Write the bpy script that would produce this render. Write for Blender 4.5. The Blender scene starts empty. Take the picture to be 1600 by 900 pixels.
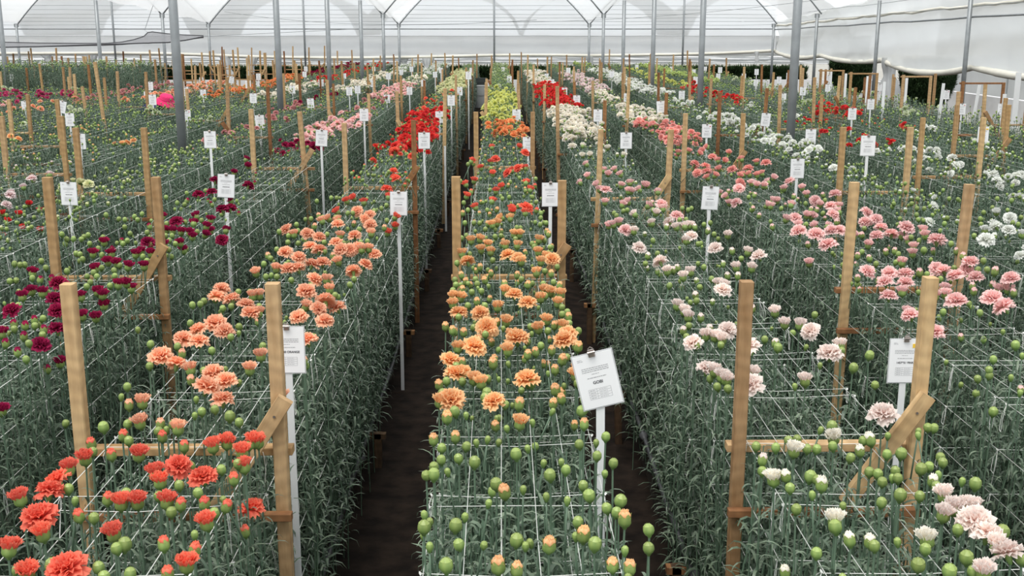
import bpy, math, random
from mathutils import Vector, Matrix, Euler
random.seed(7)
R = random.random
def U(a, b): return a + (b - a) * R()
SC = bpy.context.scene
COL = SC.collection

# ------------------------------------------------------------------ camera, light, exposure
FPX, YVP, XVP = 1740.0, 48.0, 779.0
PITCH = math.atan((450 - YVP) / FPX)
YAW = math.atan((800 - XVP) * math.cos(PITCH) / FPX)
CAMH = 2.3
cam_d = bpy.data.cameras.new('camera')
cam = bpy.data.objects.new('camera', cam_d); COL.objects.link(cam)
cam_d.sensor_width = 36; cam_d.lens = FPX / 1600 * 36; cam_d.clip_start = .05; cam_d.clip_end = 400
cam.location = (0, 0, CAMH)
cam.rotation_euler = (math.pi / 2 - PITCH, 0, -YAW)
SC.camera = cam
CM = Euler(cam.rotation_euler).to_matrix()

wd = bpy.data.worlds.new('sky'); SC.world = wd; wd.use_nodes = True
bg = wd.node_tree.nodes['Background']
bg.inputs[0].default_value = (.93, .97, 1.0, 1); bg.inputs[1].default_value = 1.15
sun_d = bpy.data.lights.new('sun', 'SUN'); sun_d.energy = 3.6; sun_d.angle = math.radians(28); sun_d.color = (1, .97, .92)
sun = bpy.data.objects.new('sun', sun_d); COL.objects.link(sun); sun.rotation_euler = (math.radians(22), math.radians(-12), 0)
vs = SC.view_settings; vs.view_transform = 'Standard'; vs.look = 'None'; vs.exposure = 0.1; vs.gamma = 1; vs.use_curve_mapping = False

def ray(x, y):
    return CM @ Vector(((x - 800) / FPX, -(y - 450) / FPX, -1))
def at_depth(x, y, zc): return Vector((0, 0, CAMH)) + ray(x, y) * zc
def at_z(x, y, z):
    r = ray(x, y); t = (z - CAMH) / r.z
    return Vector((0, 0, CAMH)) + r * t
def depth(p):
    return -(CM.transposed() @ (Vector(p) - Vector((0, 0, CAMH)))).z
def pix(p):
    q = CM.transposed() @ (Vector(p) - Vector((0, 0, CAMH)))
    if q.z > -.2: return (-9999, -9999, .1)
    return (800 + FPX * q.x / -q.z, 450 - FPX * q.y / -q.z, -q.z)
def z2Y(zc, h=1.2): return (zc - h * math.sin(PITCH)) / math.cos(PITCH)

# ------------------------------------------------------------------ materials
MATS = {}
def mat(name, col, rough=.6, noise=0, nscale=20, trans=0, spec=.3, metal=0, col2=None, bump=0, rnd=0, stretch=None, transp=0, edge=None):
    if name in MATS: return MATS[name]
    m = bpy.data.materials.new(name); m.use_nodes = True; MATS[name] = m
    nt = m.node_tree; N = nt.nodes; L = nt.links
    b = N['Principled BSDF']; out = N['Material Output']
    b.inputs['Roughness'].default_value = rough; b.inputs['Metallic'].default_value = metal
    b.inputs['Specular IOR Level'].default_value = spec
    c4 = (*col, 1); sock = None
    rgb = N.new('ShaderNodeRGB'); rgb.outputs[0].default_value = c4; sock = rgb.outputs[0]
    tc = N.new('ShaderNodeTexCoord')
    if noise or col2:
        nz = N.new('ShaderNodeTexNoise'); nz.inputs['Scale'].default_value = nscale; nz.inputs['Detail'].default_value = 4
        src = tc.outputs['Object']
        if stretch:
            mp = N.new('ShaderNodeMapping'); mp.inputs['Scale'].default_value = stretch; L.new(src, mp.inputs[0]); src = mp.outputs[0]
        L.new(src, nz.inputs['Vector'])
        mx = N.new('ShaderNodeMix'); mx.data_type = 'RGBA'
        mr = N.new('ShaderNodeMapRange'); mr.inputs[1].default_value = .35; mr.inputs[2].default_value = .65
        L.new(nz.outputs[0], mr.inputs[0]); L.new(mr.outputs[0], mx.inputs[0])
        k2 = col2 if col2 else tuple(c * (1 - noise) for c in col)
        mx.inputs[6].default_value = c4; mx.inputs[7].default_value = (*k2, 1); sock = mx.outputs[2]
        if bump:
            bp = N.new('ShaderNodeBump'); bp.inputs['Strength'].default_value = bump; bp.inputs['Distance'].default_value = .01
            L.new(nz.outputs[0], bp.inputs['Height']); L.new(bp.outputs[0], b.inputs['Normal'])
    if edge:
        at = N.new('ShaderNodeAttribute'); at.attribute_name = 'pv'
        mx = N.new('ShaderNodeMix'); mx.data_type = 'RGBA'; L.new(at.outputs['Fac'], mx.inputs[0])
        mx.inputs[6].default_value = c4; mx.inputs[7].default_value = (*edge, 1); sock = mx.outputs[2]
    if rnd:
        oi = N.new('ShaderNodeObjectInfo'); hs = N.new('ShaderNodeHueSaturation')
        mr = N.new('ShaderNodeMapRange'); mr.inputs[3].default_value = 1 - rnd; mr.inputs[4].default_value = 1 + rnd * .7
        L.new(oi.outputs['Random'], mr.inputs[0]); L.new(mr.outputs[0], hs.inputs['Value']); L.new(sock, hs.inputs['Color'])
        mh = N.new('ShaderNodeMath'); mh.operation = 'MULTIPLY_ADD'; mh.inputs[1].default_value = rnd * .06; mh.inputs[2].default_value = .5 - rnd * .03
        L.new(oi.outputs['Random'], mh.inputs[0]); L.new(mh.outputs[0], hs.inputs['Hue']); sock = hs.outputs[0]
    L.new(sock, b.inputs['Base Color'])
    sh = b.outputs[0]
    if trans:
        t = N.new('ShaderNodeBsdfTranslucent'); L.new(sock, t.inputs[0]); ms = N.new('ShaderNodeMixShader'); ms.inputs[0].default_value = trans
        L.new(sh, ms.inputs[1]); L.new(t.outputs[0], ms.inputs[2]); sh = ms.outputs[0]
    if transp:
        t = N.new('ShaderNodeBsdfTransparent'); ms = N.new('ShaderNodeMixShader'); ms.inputs[0].default_value = transp
        L.new(sh, ms.inputs[1]); L.new(t.outputs[0], ms.inputs[2]); sh = ms.outputs[0]
    if sh is not b.outputs[0]: L.new(sh, out.inputs[0])
    return m

def wood(name, c1, c2):
    m = mat(name, c1, rough=.8, col2=c2, nscale=6, stretch=(6, 6, 1.2), bump=.25, spec=.15, rnd=.16)
    # saw marks across the grain
    nt = m.node_tree; N = nt.nodes; L = nt.links; b = N['Principled BSDF']
    w = N.new('ShaderNodeTexWave'); w.bands_direction = 'Z'; w.inputs['Scale'].default_value = 7; w.inputs['Distortion'].default_value = 9; w.inputs['Detail'].default_value = 4
    tc = N.new('ShaderNodeTexCoord'); L.new(tc.outputs['Object'], w.inputs['Vector'])
    old = b.inputs['Base Color'].links[0].from_socket
    mx = N.new('ShaderNodeMix'); mx.data_type = 'RGBA'; mx.blend_type = 'MULTIPLY'; mx.inputs[0].default_value = .16
    L.new(old, mx.inputs[6]); L.new(w.outputs[0], mx.inputs[7]); L.new(mx.outputs[2], b.inputs['Base Color'])
    return m
WOODS = [wood('pine_light', (.60, .41, .22), (.44, .28, .14)), wood('pine_tan', (.47, .30, .15), (.34, .20, .09)), wood('pine_red', (.34, .17, .075), (.22, .10, .045)), wood('dark_stub', (.13, .08, .045), (.07, .045, .028))]
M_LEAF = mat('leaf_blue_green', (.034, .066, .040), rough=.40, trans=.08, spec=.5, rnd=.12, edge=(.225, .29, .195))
M_STEM = mat('stem_green', (.118, .185, .122), rough=.45, spec=.45, rnd=.1)
M_CAL = mat('calyx_green', (.11, .22, .055), rough=.42, spec=.45, trans=.08, rnd=.2, edge=(.33, .42, .12))
M_STR = mat('white_string', (.72, .73, .69), rough=.9)
M_SOIL = mat('soil', (.011, .0085, .007), rough=.95, col2=(.028, .020, .015), nscale=9, bump=1.0, spec=.1)
M_STEEL = mat('galvanised_steel', (.30, .32, .33), rough=.45, metal=.5, noise=.15, nscale=8)
M_PAPER = mat('paper', (.87, .87, .88), rough=.5)
M_LAM = mat('laminate', (.72, .73, .74), rough=.2, transp=.35, spec=.5)
M_PLAST = mat('white_plastic', (.80, .81, .81), rough=.4, rnd=.08)
M_CLIP = mat('clip_metal', (.35, .30, .27), rough=.3, metal=.8)
M_INK = mat('ink_grey', (.42, .42, .43), rough=.7)
M_INKD = mat('ink_dark', (.10, .10, .11), rough=.7)
M_HOSE = mat('black_hose', (.07, .072, .075), rough=.4)
M_DARK = mat('substrate', (.022, .017, .013), rough=.95, col2=(.045, .034, .025), nscale=20, bump=.5)
VAR = {  # petal colour, edge colour
 'coral': ((.92, .12, .085), (.97, .26, .17)), 'salmon': ((.98, .38, .19), (1.0, .62, .43)), 'peach': ((.98, .42, .14), (1.0, .66, .36)),
 'orange': ((.88, .24, .07), (.95, .45, .20)), 'redcoral': ((.92, .10, .07), (.97, .24, .16)), 'red': ((.74, .02, .03), (.85, .08, .07)),
 'crimson': ((.26, .006, .045), (.40, .02, .09)), 'magenta': ((.50, .03, .14), (.66, .10, .24)), 'rose': ((.93, .32, .29), (.98, .54, .48)),
 'pink': ((.96, .50, .49), (1.0, .73, .70)), 'blush': ((.99, .77, .71), (1.0, .90, .84)), 'cream': ((.96, .88, .74), (.99, .95, .86)),
 'white': ((.86, .87, .80), (.93, .94, .90)), 'pinkwhite': ((.86, .50, .52), (.94, .86, .84)), 'dustypink': ((.62, .24, .25), (.74, .40, .38)),
 'yellow': ((.72, .72, .14), (.84, .86, .34)), 'paleyellow': ((.76, .74, .36), (.86, .86, .58)), 'lime': ((.50, .62, .16), (.66, .76, .34)),
 'green': ((.62, .70, .45), (.75, .80, .6))}
VNAME = {'coral': 'coral red', 'salmon': 'salmon orange', 'peach': 'peach orange', 'redcoral': 'red coral', 'crimson': 'dark crimson', 'rose': 'rose pink', 'pink': 'light pink',
 'blush': 'blush white', 'cream': 'cream', 'white': 'white', 'pinkwhite': 'pink and white', 'paleyellow': 'pale yellow', 'red': 'red', 'orange': 'orange'}
VM = {k: mat('petal_' + k, v[0], rough=.65, trans=.36, spec=.15, rnd=.10, edge=v[1]) for k, v in VAR.items()}
def mat_tip(k): return VM[k]

# ------------------------------------------------------------------ mesh helpers
class MB:
    def __init__(s): s.v = []; s.f = []; s.m = []; s.a = []
    def add(s, vs, fs, mi=0, a=0.0):
        o = len(s.v); s.v += [tuple(v) for v in vs]; s.f += [tuple(i + o for i in f) for f in fs]; s.m += [mi] * len(fs)
        s.a += (list(a) if hasattr(a, '__len__') else [a] * len(vs))
    def box(s, x0, x1, y0, y1, z0, z1, mi=0, M=None):
        vs = [Vector((x, y, z)) for x in (x0, x1) for y in (y0, y1) for z in (z0, z1)]
        if M is not None: vs = [M @ v for v in vs]
        s.add(vs, [(0, 1, 3, 2), (4, 6, 7, 5), (0, 4, 5, 1), (2, 3, 7, 6), (0, 2, 6, 4), (1, 5, 7, 3)], mi)
    def bevbox(s, x0, x1, y0, y1, z0, z1, b=.003, mi=0, M=None):
        # vertical prism with chamfered long edges
        prof = [(x0 + b, y0), (x1 - b, y0), (x1, y0 + b), (x1, y1 - b), (x1 - b, y1), (x0 + b, y1), (x0, y1 - b), (x0, y0 + b)]
        vs = [Vector((x, y, z0)) for x, y in prof] + [Vector((x, y, z1)) for x, y in prof]
        if M is not None: vs = [M @ v for v in vs]
        s.add(vs, [(i, (i + 1) % 8, 8 + (i + 1) % 8, 8 + i) for i in range(8)] + [tuple(range(7, -1, -1)), tuple(range(8, 16))], mi)
    def tube(s, pts, r, n=4, mi=0, a=0.0, cap=True):
        pts = [Vector(p) for p in pts]; vs = []; up = Vector((.13, .27, .95))
        for i, p in enumerate(pts):
            t = (pts[min(i + 1, len(pts) - 1)] - pts[max(i - 1, 0)])
            if t.length < 1e-9: t = Vector((0, 0, 1))
            t.normalize(); u = t.cross(up)
            if u.length < .05: u = t.cross(Vector((1, .1, 0)))
            u.normalize(); w = t.cross(u)
            rr = r[i] if hasattr(r, '__len__') else r
            for k in range(n):
                an = 2 * math.pi * k / n; vs.append(p + (u * math.cos(an) + w * math.sin(an)) * rr)
        fs = [(i * n + k, i * n + (k + 1) % n, (i + 1) * n + (k + 1) % n, (i + 1) * n + k) for i in range(len(pts) - 1) for k in range(n)]
        if cap and n > 2: fs += [tuple(range(n - 1, -1, -1)), tuple(range((len(pts) - 1) * n, len(pts) * n))]
        s.add(vs, fs, mi, a)
    def lathe(s, prof, n=10, mi=0, a=None, M=None, wob=None):
        vs = []; aa = []
        for j, (r, z) in enumerate(prof):
            for k in range(n):
                an = 2 * math.pi * k / n; rr = r * (wob(k, j) if wob else 1)
                v = Vector((rr * math.cos(an), rr * math.sin(an), z)); vs.append(M @ v if M is not None else v); aa.append(a(k, j) if a else 0)
        fs = [(j * n + k, j * n + (k + 1) % n, (j + 1) * n + (k + 1) % n, (j + 1) * n + k) for j in range(len(prof) - 1) for k in range(n)]
        s.add(vs, fs, mi, aa)
    def mesh(s, name, mats, smooth=False):
        me = bpy.data.meshes.new(name); me.from_pydata(s.v, [], s.f)
        for m in (mats if isinstance(mats, (list, tuple)) else [mats]): me.materials.append(m)
        if any(s.m): me.polygons.foreach_set('material_index', s.m)
        if smooth: me.polygons.foreach_set('use_smooth', [True] * len(s.f))
        if any(s.a):
            at = me.attributes.new('pv', 'FLOAT', 'POINT'); at.data.foreach_set('value', s.a)
        me.update(); return me
    def obj(s, name, mats, parent=None, smooth=False): return link(name, s.mesh(name, mats, smooth), parent)
def link(name, data, parent=None, loc=None):
    o = bpy.data.objects.new(name, data); COL.objects.link(o)
    if parent: o.parent = parent
    if loc is not None: o.location = loc
    return o
LABELS = {}
def tag(o, label, cat=None, group=None, kind=None):
    o['label'] = label
    if cat: o['category'] = cat
    if group: o['group'] = group
    if kind: o['kind'] = kind
    LABELS.setdefault(label, []).append(o.name)
    return o
def thing(name, loc, label, cat, group=None, rz=0):
    o = link(name, None, loc=loc); o.rotation_euler.z = rz; o.empty_display_size = .1
    return tag(o, label, cat, group)
def ordi(n):
    return '%d%s' % (n, 'th' if 10 <= n % 100 <= 20 else {1: 'st', 2: 'nd', 3: 'rd'}.get(n % 10, 'th'))
ORDW = ['', 'first', 'second', 'third', 'fourth', 'fifth', 'sixth', 'seventh', 'eighth', 'ninth', 'tenth', 'eleventh', 'twelfth']

# ------------------------------------------------------------------ layout of the beds
BEDX = {'C': .05, 'L1': -.935, 'L2': -1.95, 'L3': -2.92, 'L4': -3.99, 'L5': -4.95, 'L6': -5.95, 'L7': -6.92, 'L8': -7.9, 'L9': -8.88, 'L10': -9.85, 'L11': -10.8, 'L12': -11.8,
        'R1': .965, 'R2': 1.90, 'R3': 2.86, 'R4': 3.81, 'R5': 4.76, 'R6': 5.71, 'R7': 6.66}
NETZ = 1.10; HW = .225
YEND = 40.0
def bed_end(b): return (24.0 if b == 'R7' else YEND) if BEDX[b] > -5.3 else (24.5 if BEDX[b] > -7.5 else 26.0)
def bed_name(b):
    if b == 'C': return 'centre bed'
    return ORDW[int(b[1:])] + ' bed ' + ('left' if b[0] == 'L' else 'right') + ' of the centre'
def bed_short(b):
    if b == 'C': return 'centre bed'
    return ORDW[int(b[1:])] + ' bed ' + ('left' if b[0] == 'L' else 'right')
def y_start(X):
    zc = abs(X) * FPX / 850 - 1.6
    return max(1.5, zc)
# ---- flowers read off the photograph: (origin of a 4x crop, bed, variety) -> marks; O/o/h = large/open/half-open bloom, T/t = bud with a coloured tip, G/g/s = green bud
TRACE = [
((0,675),'L1','coral',"h 135,420 50,740 430,235 535,170 865,145 715,640 755,450 860,440 975,260 1000,315 1275,290 1300,570 1335,95 1415,70 1515,130 1530,220 1590,60 1165,835 165,880 1040,440 275,640|O 265,550 440,870|o 300,385 390,310 1110,215 1275,290 1575,490|t 1025,700 1210,730 1460,290 1045,885 1535,620 1275,440 1400,460 1015,25 1150,90 575,70 765,20 700,140 500,520 670,415 1125,450|g 805,45 575,115 425,345 585,525 785,370 995,390 1070,490 1120,210 1190,205 1120,325 1240,370 1385,225 1340,495 1485,190 1555,75 735,715 615,835 810,875 650,895|G 775,700 315,830|s 465,410 1405,400 1215,620 90,845"),
((400,675),'L1','coral',"h 15,65 5,480"),
((400,675),'C','peach',"t 1110,45 1245,30|T 1560,375 1515,840|g 1160,90 1310,80 1160,165 1270,155 1115,205 1065,255 1275,690|G 1110,262 1365,185 1505,320 1048,590 1245,580 1190,830|s 1200,230 1445,30 1515,45 1380,50 1450,425 1055,500 1305,510 1085,695 1420,680 1085,540"),
((800,675),'C','peach',"T 705,550 445,645 230,705|t 630,830 30,860 735,850|G 30,135 240,265 488,390 670,425 515,695 25,670|g 335,228 425,68 585,20 530,140 630,185 445,325 600,465 648,490 405,550 860,600 855,715|s 100,85 310,170 525,50 580,240 195,175 70,340 345,410 215,385 400,630 85,690 120,670 705,720 715,880"),
((800,675),'R1','blush',"g 1525,80 1565,235|t 1560,170"),
((1200,675),'R1','cream',"g 50,90 130,45 175,35 245,95 300,95 410,80 595,45 510,150 745,130 140,340 310,290 635,240 685,250 715,300 800,235 815,280 705,430 950,390 1005,205 1080,150 1095,180 1055,330 175,470 985,720 670,700 305,745|G 830,130 260,275 825,390 955,225 1295,320 940,820 1130,860 430,590|s 750,5 945,5 280,375 470,440 780,270 1070,250 1215,290 815,665|T 335,330 650,50|t 580,115 120,270 1025,300 520,670 640,680 110,870|h 160,120 415,40 40,300 420,560 1000,680|s 465,890"),
((1200,675),'R1','blush',"h 1105,400 1160,480 1230,470 1290,480 1430,715 1090,520 1345,880|O 1300,570|o 1360,650 1520,770|G 1465,620 1245,780|g 1190,600 1285,860 1590,780"),
((0,450),'L1','salmon',"o 1385,15 1455,80 1530,115 1560,165 1255,270 1405,275 1145,325 1245,345 1095,485 1345,535 1410,585 1390,710 1350,65|O 1345,235 1015,445 1275,635|h 1580,55 1195,515 1560,515 890,720 880,845 1110,885|t 1195,575 805,730 1135,410 1000,850|g 1205,100 1250,95 1275,75 1190,215 1395,120 1445,110 1340,65 1490,20 1565,20 1490,235 1440,300 1105,360 1325,385 940,345 795,610 795,840 1275,510 935,480 1260,765 1495,830 1345,750 1080,845 985,885|G 650,865 1435,800|s 755,665 1410,495 1225,680 1215,780 1490,575 860,245 1490,270 1040,870"),
((0,450),'L2','crimson',"o 345,75 365,145 85,145 360,265 245,360|h 140,60 200,25 375,470 515,180 600,190 510,60 610,30 650,115 640,50 265,35 820,10 10,290 5,770|t 35,345 145,300 155,235 90,225 215,200 270,260 110,400 300,505|g 300,25 115,105 185,340 165,440 260,185 90,250 215,230 265,285 405,840"),
((400,450),'L1','salmon',"O 315,35 435,95|o 370,130 520,130 275,185 425,215 330,335|h 460,15 310,120 20,50 15,160 125,195 30,430 155,685|t 300,460|g 135,90 20,110 490,40 355,300 35,355 310,480"),
((400,450),'C','peach',"h 1235,60 1275,65 1235,105 1510,125 1560,215 1590,305 1265,380 1575,395 1285,535 1360,575 1410,600 1145,715 1560,25|o 1265,165 1395,160 1200,460 1235,545 1500,715|O 1430,240 1355,380 1225,705|t 1380,85 1500,215 1185,240 1230,265 1300,275 1290,465 1145,600 1395,320 1285,10|T 1485,475 1195,810|g 1250,480 1190,575 1290,575 1450,560 1555,720 1325,105 1430,105 1265,175 1355,240 1435,285 1350,20 1410,15 1230,10|G 1165,660 1440,650 1440,685 1250,770|s 1215,400 1315,780 1570,860 1545,240 1580,460"),
((800,450),'C','peach',"o 15,50 100,100 350,290|O 340,340 35,330 100,590|h 285,100 305,45 180,70 170,258 215,208 310,245 405,510 400,550 45,850 200,20 240,30|t 355,180 265,235 95,415 150,400 250,390 270,510 315,690 445,645 450,850 255,720|T 310,450 275,640 410,370 40,730|g 345,145 310,115 315,160 355,215 330,225 125,235 220,260 415,262 95,330 180,355 340,425 410,590 445,690 210,45|G 125,595 435,765 553,722|s 460,745 130,825 245,755 350,215"),
((800,450),'R1','blush',"t 1150,45 1180,185 1070,265 1240,255 1500,130 1460,210|g 1150,75 1105,230 1095,300 1155,355 1580,315 1500,375 1305,350 1240,560 1290,610 1355,620|h 1030,115 1075,150 1100,185 1215,300 1270,310 1315,325 1265,525 1310,560 1340,575 1500,535|o 1145,345 1345,265 1210,515 1310,15|O 1500,385 1505,615"),
((1200,450),'R1','blush',"h 45,155 105,230 195,235 455,365 235,585|o 280,262|O 385,425 715,805|G 60,370 530,495 395,860 630,415|t 45,345|g 460,385 670,595 290,160 1035,865 1000,860|s 325,470 235,355 170,600 325,870 940,880"),
((1200,450),'R2','pink',"o 755,60 900,180 1045,280|O 1175,95 1400,75 1500,130|h 840,30 1045,55 1100,10 1110,45 870,160 1440,15 1500,15|t 1540,30 1285,20|g 1095,145 1325,150 1385,505 1380,540 1315,560 1300,650 1410,440|G 1405,770 1550,355|s 1470,260 1205,590 1575,640 1520,545 1590,410"),
((400,225),'L1','salmon',"o 515,510 640,420 660,465 715,450 720,510 620,580 210,535 320,565 385,590 500,625 540,660 590,655 630,650 340,650 390,670 185,680 265,715 340,760 415,750 210,785 270,785 745,695 670,760 610,800 350,850|h 520,480 240,570 125,785 660,665 700,660 440,855 520,740 720,565 420,485 465,470 525,580 5,810|t 480,700 80,700 395,450 365,515 610,500 800,525|g 380,355 470,335 505,335 345,465 255,500 145,545 200,570 265,540 290,545 435,560 545,615 695,605 650,610 645,530 495,455 570,430 740,415 785,400 815,380 820,475 605,430 130,655 200,610 260,615 45,745 90,710 180,750 130,825 65,825 225,845 430,670 615,840 590,875 650,530 345,880 430,610"),
((400,225),'L1','redcoral',"h 575,360 620,340 675,370 520,425 825,335 860,460 820,560 870,520|o 815,290"),
((400,225),'C','redcoral',"o 1500,100 1590,180|h 1470,120 1480,190 1475,25 1360,235 1320,255 1470,360 1380,400 1340,110 1410,155 1540,270 1500,300 1310,330 1595,410|t 1345,300 1360,125"),
((400,225),'C','peach',"h 1395,600 1345,610 1445,635 1410,665 1465,680 1290,690 1560,640 1505,500 1480,510 1550,460 1590,470|o 1330,740 1580,700|t 1400,770 1435,850 1555,875 1310,860 1290,820 1290,435 1500,410 1450,500|g 1275,230 1460,285 1580,330 1300,365 1325,410 1450,410 1305,490 1360,490 1395,490 1430,530 1495,575 1530,570 1285,585 1315,570 1265,610 1335,685 1260,740 1475,720 1300,715 1245,845 1250,875 1375,840 1380,870 1325,125 1470,150 1420,130 1540,340 1590,235"),
((800,225),'C','redcoral',"h 40,20 85,155 5,170 85,245 110,290 10,420 85,435|o 75,60 50,155|O 75,410|t 150,415 145,265"),
((800,225),'C','peach',"h 165,605 10,570 45,570 30,640 165,680 210,710 180,740 60,740 155,810|o 250,720 35,720|t 215,550 225,565 30,820 100,880 245,810 295,885|g 55,840 260,860 200,870 285,765 205,790 205,600 125,620 140,640 235,640 175,500 215,490 30,520 20,590 150,360 120,380 180,430 180,460 130,330 80,290 50,210 150,215"),
((800,225),'R1','pink',"h 435,245 480,205 475,130 540,255 550,290 570,170 600,190 650,165 685,195 680,265 740,300 725,300 805,290 820,260 855,260 740,250 915,305 580,370 735,365 685,385 840,390 945,410 605,515 640,510 670,495|o 585,295 925,380 1025,455 705,540|t 870,370"),
((800,225),'R1','blush',"h 895,435 780,440 760,550 880,500 1035,525 1080,520 1110,515 1090,610 1350,575 1470,680 1405,775 1495,780 975,800 1120,805 1070,835 1290,880 1320,890|o 1000,490 1120,585 790,655 935,740 1275,655 1555,705|t 1145,520 1380,670 845,700 1010,790 1040,775 1410,825 1350,825 1475,885 1220,545 965,520|g 835,740 1250,840 1180,885 980,880 1165,620 885,600 905,680 1200,765 1200,500 1265,560 1065,400 1100,410 1120,400 720,410 690,415 640,430 650,445 880,410 1435,710 1050,470 1090,470 1240,490"),
((800,225),'R1','cream',"o 380,20 565,55|h 440,15 445,75 490,70 600,30 690,75 545,10|t 660,70"),
((800,225),'R2','rose',"o 1250,90 1135,130 1200,145 1165,185 1220,180 1385,165 1475,160 1415,245 1590,125|h 1125,150 1260,200 1230,215 1300,160 1420,205 1455,195 1570,190 1040,60 1030,85 1100,50 1160,60 1190,45 1230,20 1290,110 1325,105 1355,60 1530,120 1490,195 1535,200 1440,100"),
((800,225),'R2','pink',"o 1420,280 1415,370|h 1350,330 1300,315 1360,375 1585,385 1570,265 1530,260 1500,250|t 1350,300 1505,405 1510,320 1540,450|g 1480,330 1500,410"),
((1200,225),'R2','pink',"o 285,350 145,240 425,320 395,395 395,445 160,465 395,545 445,545 600,430 610,490 670,475 700,530 685,580 770,570|O 200,555 300,575 385,640 855,535 1055,615|h 215,280 245,320 100,285 30,215 10,240 140,385 20,360 55,360 15,395 440,395 455,425 320,385 240,450 265,450 105,475 190,510 300,515 360,515 535,580 260,750 545,495 835,580 880,610 625,635 965,545 985,575 905,690 910,650|t 160,330 350,320 300,415 265,410 430,490 255,630 30,520 590,570 1040,670 560,700 740,675 790,670 640,715 1180,670|g 80,400 235,370 300,265 355,350 240,500 340,430 605,525 950,600 895,580 1145,620 580,670 675,745 815,685|G 975,665"),
((1200,225),'R2','pink',"o 610,800 765,810 865,820 740,870 855,875 1040,780 1110,800 1265,745 1240,795 1185,830 1520,845 1305,840|h 835,745 1490,885|t 1215,700 560,840 690,855 1015,840 1400,870 1280,890|T 950,810 1415,800|g 555,870 795,735 990,810 1075,840 1310,780 1250,830 1160,770 1350,725 1375,780"),
((1200,225),'R3','white',"o 1400,510 1500,545 1515,460 1440,520|O 1360,610|h 1355,545 1430,430 1590,570|t 1415,575 1255,480|g 1530,490 1290,570 1330,465 1330,500 1350,425 1405,395 1435,340 1520,350 1565,500 1580,455 1135,340 1120,460 1100,495 1080,540 930,400 930,440 945,470 975,400 940,340 825,465 815,500 780,390 790,370 895,370 705,270"),
((0,225),'L2','crimson',"o 1340,235 1240,325 1330,310 1545,265 1395,415 1440,410 1110,490 1390,600 925,620 370,870|h 1530,100 1550,140 1460,185 1450,355 1235,455 1210,500 1315,480 1285,520 1315,550 1180,560 1130,555 1080,550 1040,545 1410,545 1275,570 1030,635 1130,625 1150,670 885,680 845,695 700,690 650,620 945,690 795,770 900,770 680,740 735,750 600,785 580,690 790,875 735,885 200,810 1010,460 1200,585|t 1160,355 245,850 325,840 940,515|g 1040,330 1170,305 1285,290 1150,375 1340,345 1105,365 740,465 780,470 860,470 780,515 885,435 835,450 820,555 920,550 1260,475 1160,485 1045,495 1035,570 1080,570 1060,600 1095,620 1055,655 1160,655 665,440 640,580 630,600 550,565 505,590 525,575 455,590 420,590 390,560 410,620 560,620 475,680 500,685 795,600 765,620 890,700 935,625 1070,700 915,725 745,755 630,770 585,800 605,825 420,790 560,860 545,885 690,880 635,690 720,785 710,820 125,750 90,745 155,750 255,725 285,770 60,850 95,845 200,835 520,715 615,650 1235,545"),
((0,225),'L4','red',"h 25,440 115,445 30,485 150,530 10,585 335,400 345,490 400,465 250,425 175,380 260,545"),
((0,225),'L4','pinkwhite',"o 200,225 60,325 30,385|h 150,275 310,195 75,310"),
]
# sign cards: x centre, y top, y bottom (photo pixels), tilt degrees
SIGNS = [(451,507,582,0),(937,553,640,-14),(1411,526,597,0),(623,299,336,1),(353,272,308,4),(109,284,320,1),(1245,248,278,0),(1108,291,327,3),(860,285,322,0),
(1355,227,243,0),(40,158,174,0),(95,158,176,14),(110,177,197,0),(126,209,233,0),(230,143,156,0),(239,148,164,0),(235,128,141,0),(292,172,190,0),(329,205,231,0),(315,121,130,0),(318,140,153,0),(290,136,150,0),(361,120,130,12),(388,126,138,0),(396,146,161,0),(19,116,127,0),(191,105,114,0),
(407,180,200,-3),(486,154,169,-3),(457,134,146,0),(476,112,121,0),(478,104,112,0),(502,124,135,0),(502,203,228,4),(546,136,149,0),(559,134,146,0),(538,115,123,0),(569,170,189,0),(583,125,136,0),(584,104,111,0),(607,114,124,0),(627,109,117,0),(605,148,161,-2),(640,136,148,0),(643,104,112,0),(662,125,135,-2),(663,207,232,0),(687,174,192,0),(680,112,121,-3),(689,106,114,0),(705,149,165,0),(718,136,149,0),(737,106,115,0),(732,112,124,0),(786,105,112,0),(796,119,129,0),(566,110,118,0),(442,118,129,0),(404,115,125,0),
(807,171,189,0),(835,108,115,0),(842,109,116,0),(854,115,124,0),(862,124,135,0),(882,137,149,0),(888,106,115,0),(901,149,164,0),(922,122,132,0),(938,106,114,0),(956,111,121,0),(979,146,159,2),(1033,158,176,-4),(978,207,232,0),(934,171,190,0),(1065,142,155,0),(1087,120,131,0),(1084,109,116,0),(1049,104,111,0),(1104,194,215,0),(1102,104,111,0),(1125,105,114,0),(1122,115,124,0),(1162,115,124,0),(1182,108,117,0),(1181,124,134,0),(1195,177,197,5),(825,214,237,0),(995,101,108,0),
(1232,114,124,0),(1217,120,130,0),(1223,146,160,0),(1254,136,149,0),(1294,118,128,0),(1293,132,143,0),(1331,169,187,0),(1360,155,171,0),(1371,143,156,0),(1374,132,142,0),(1478,141,155,0),(1502,162,179,0),(1564,162,179,0),(1535,198,222,0),(1266,202,225,0)]
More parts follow.
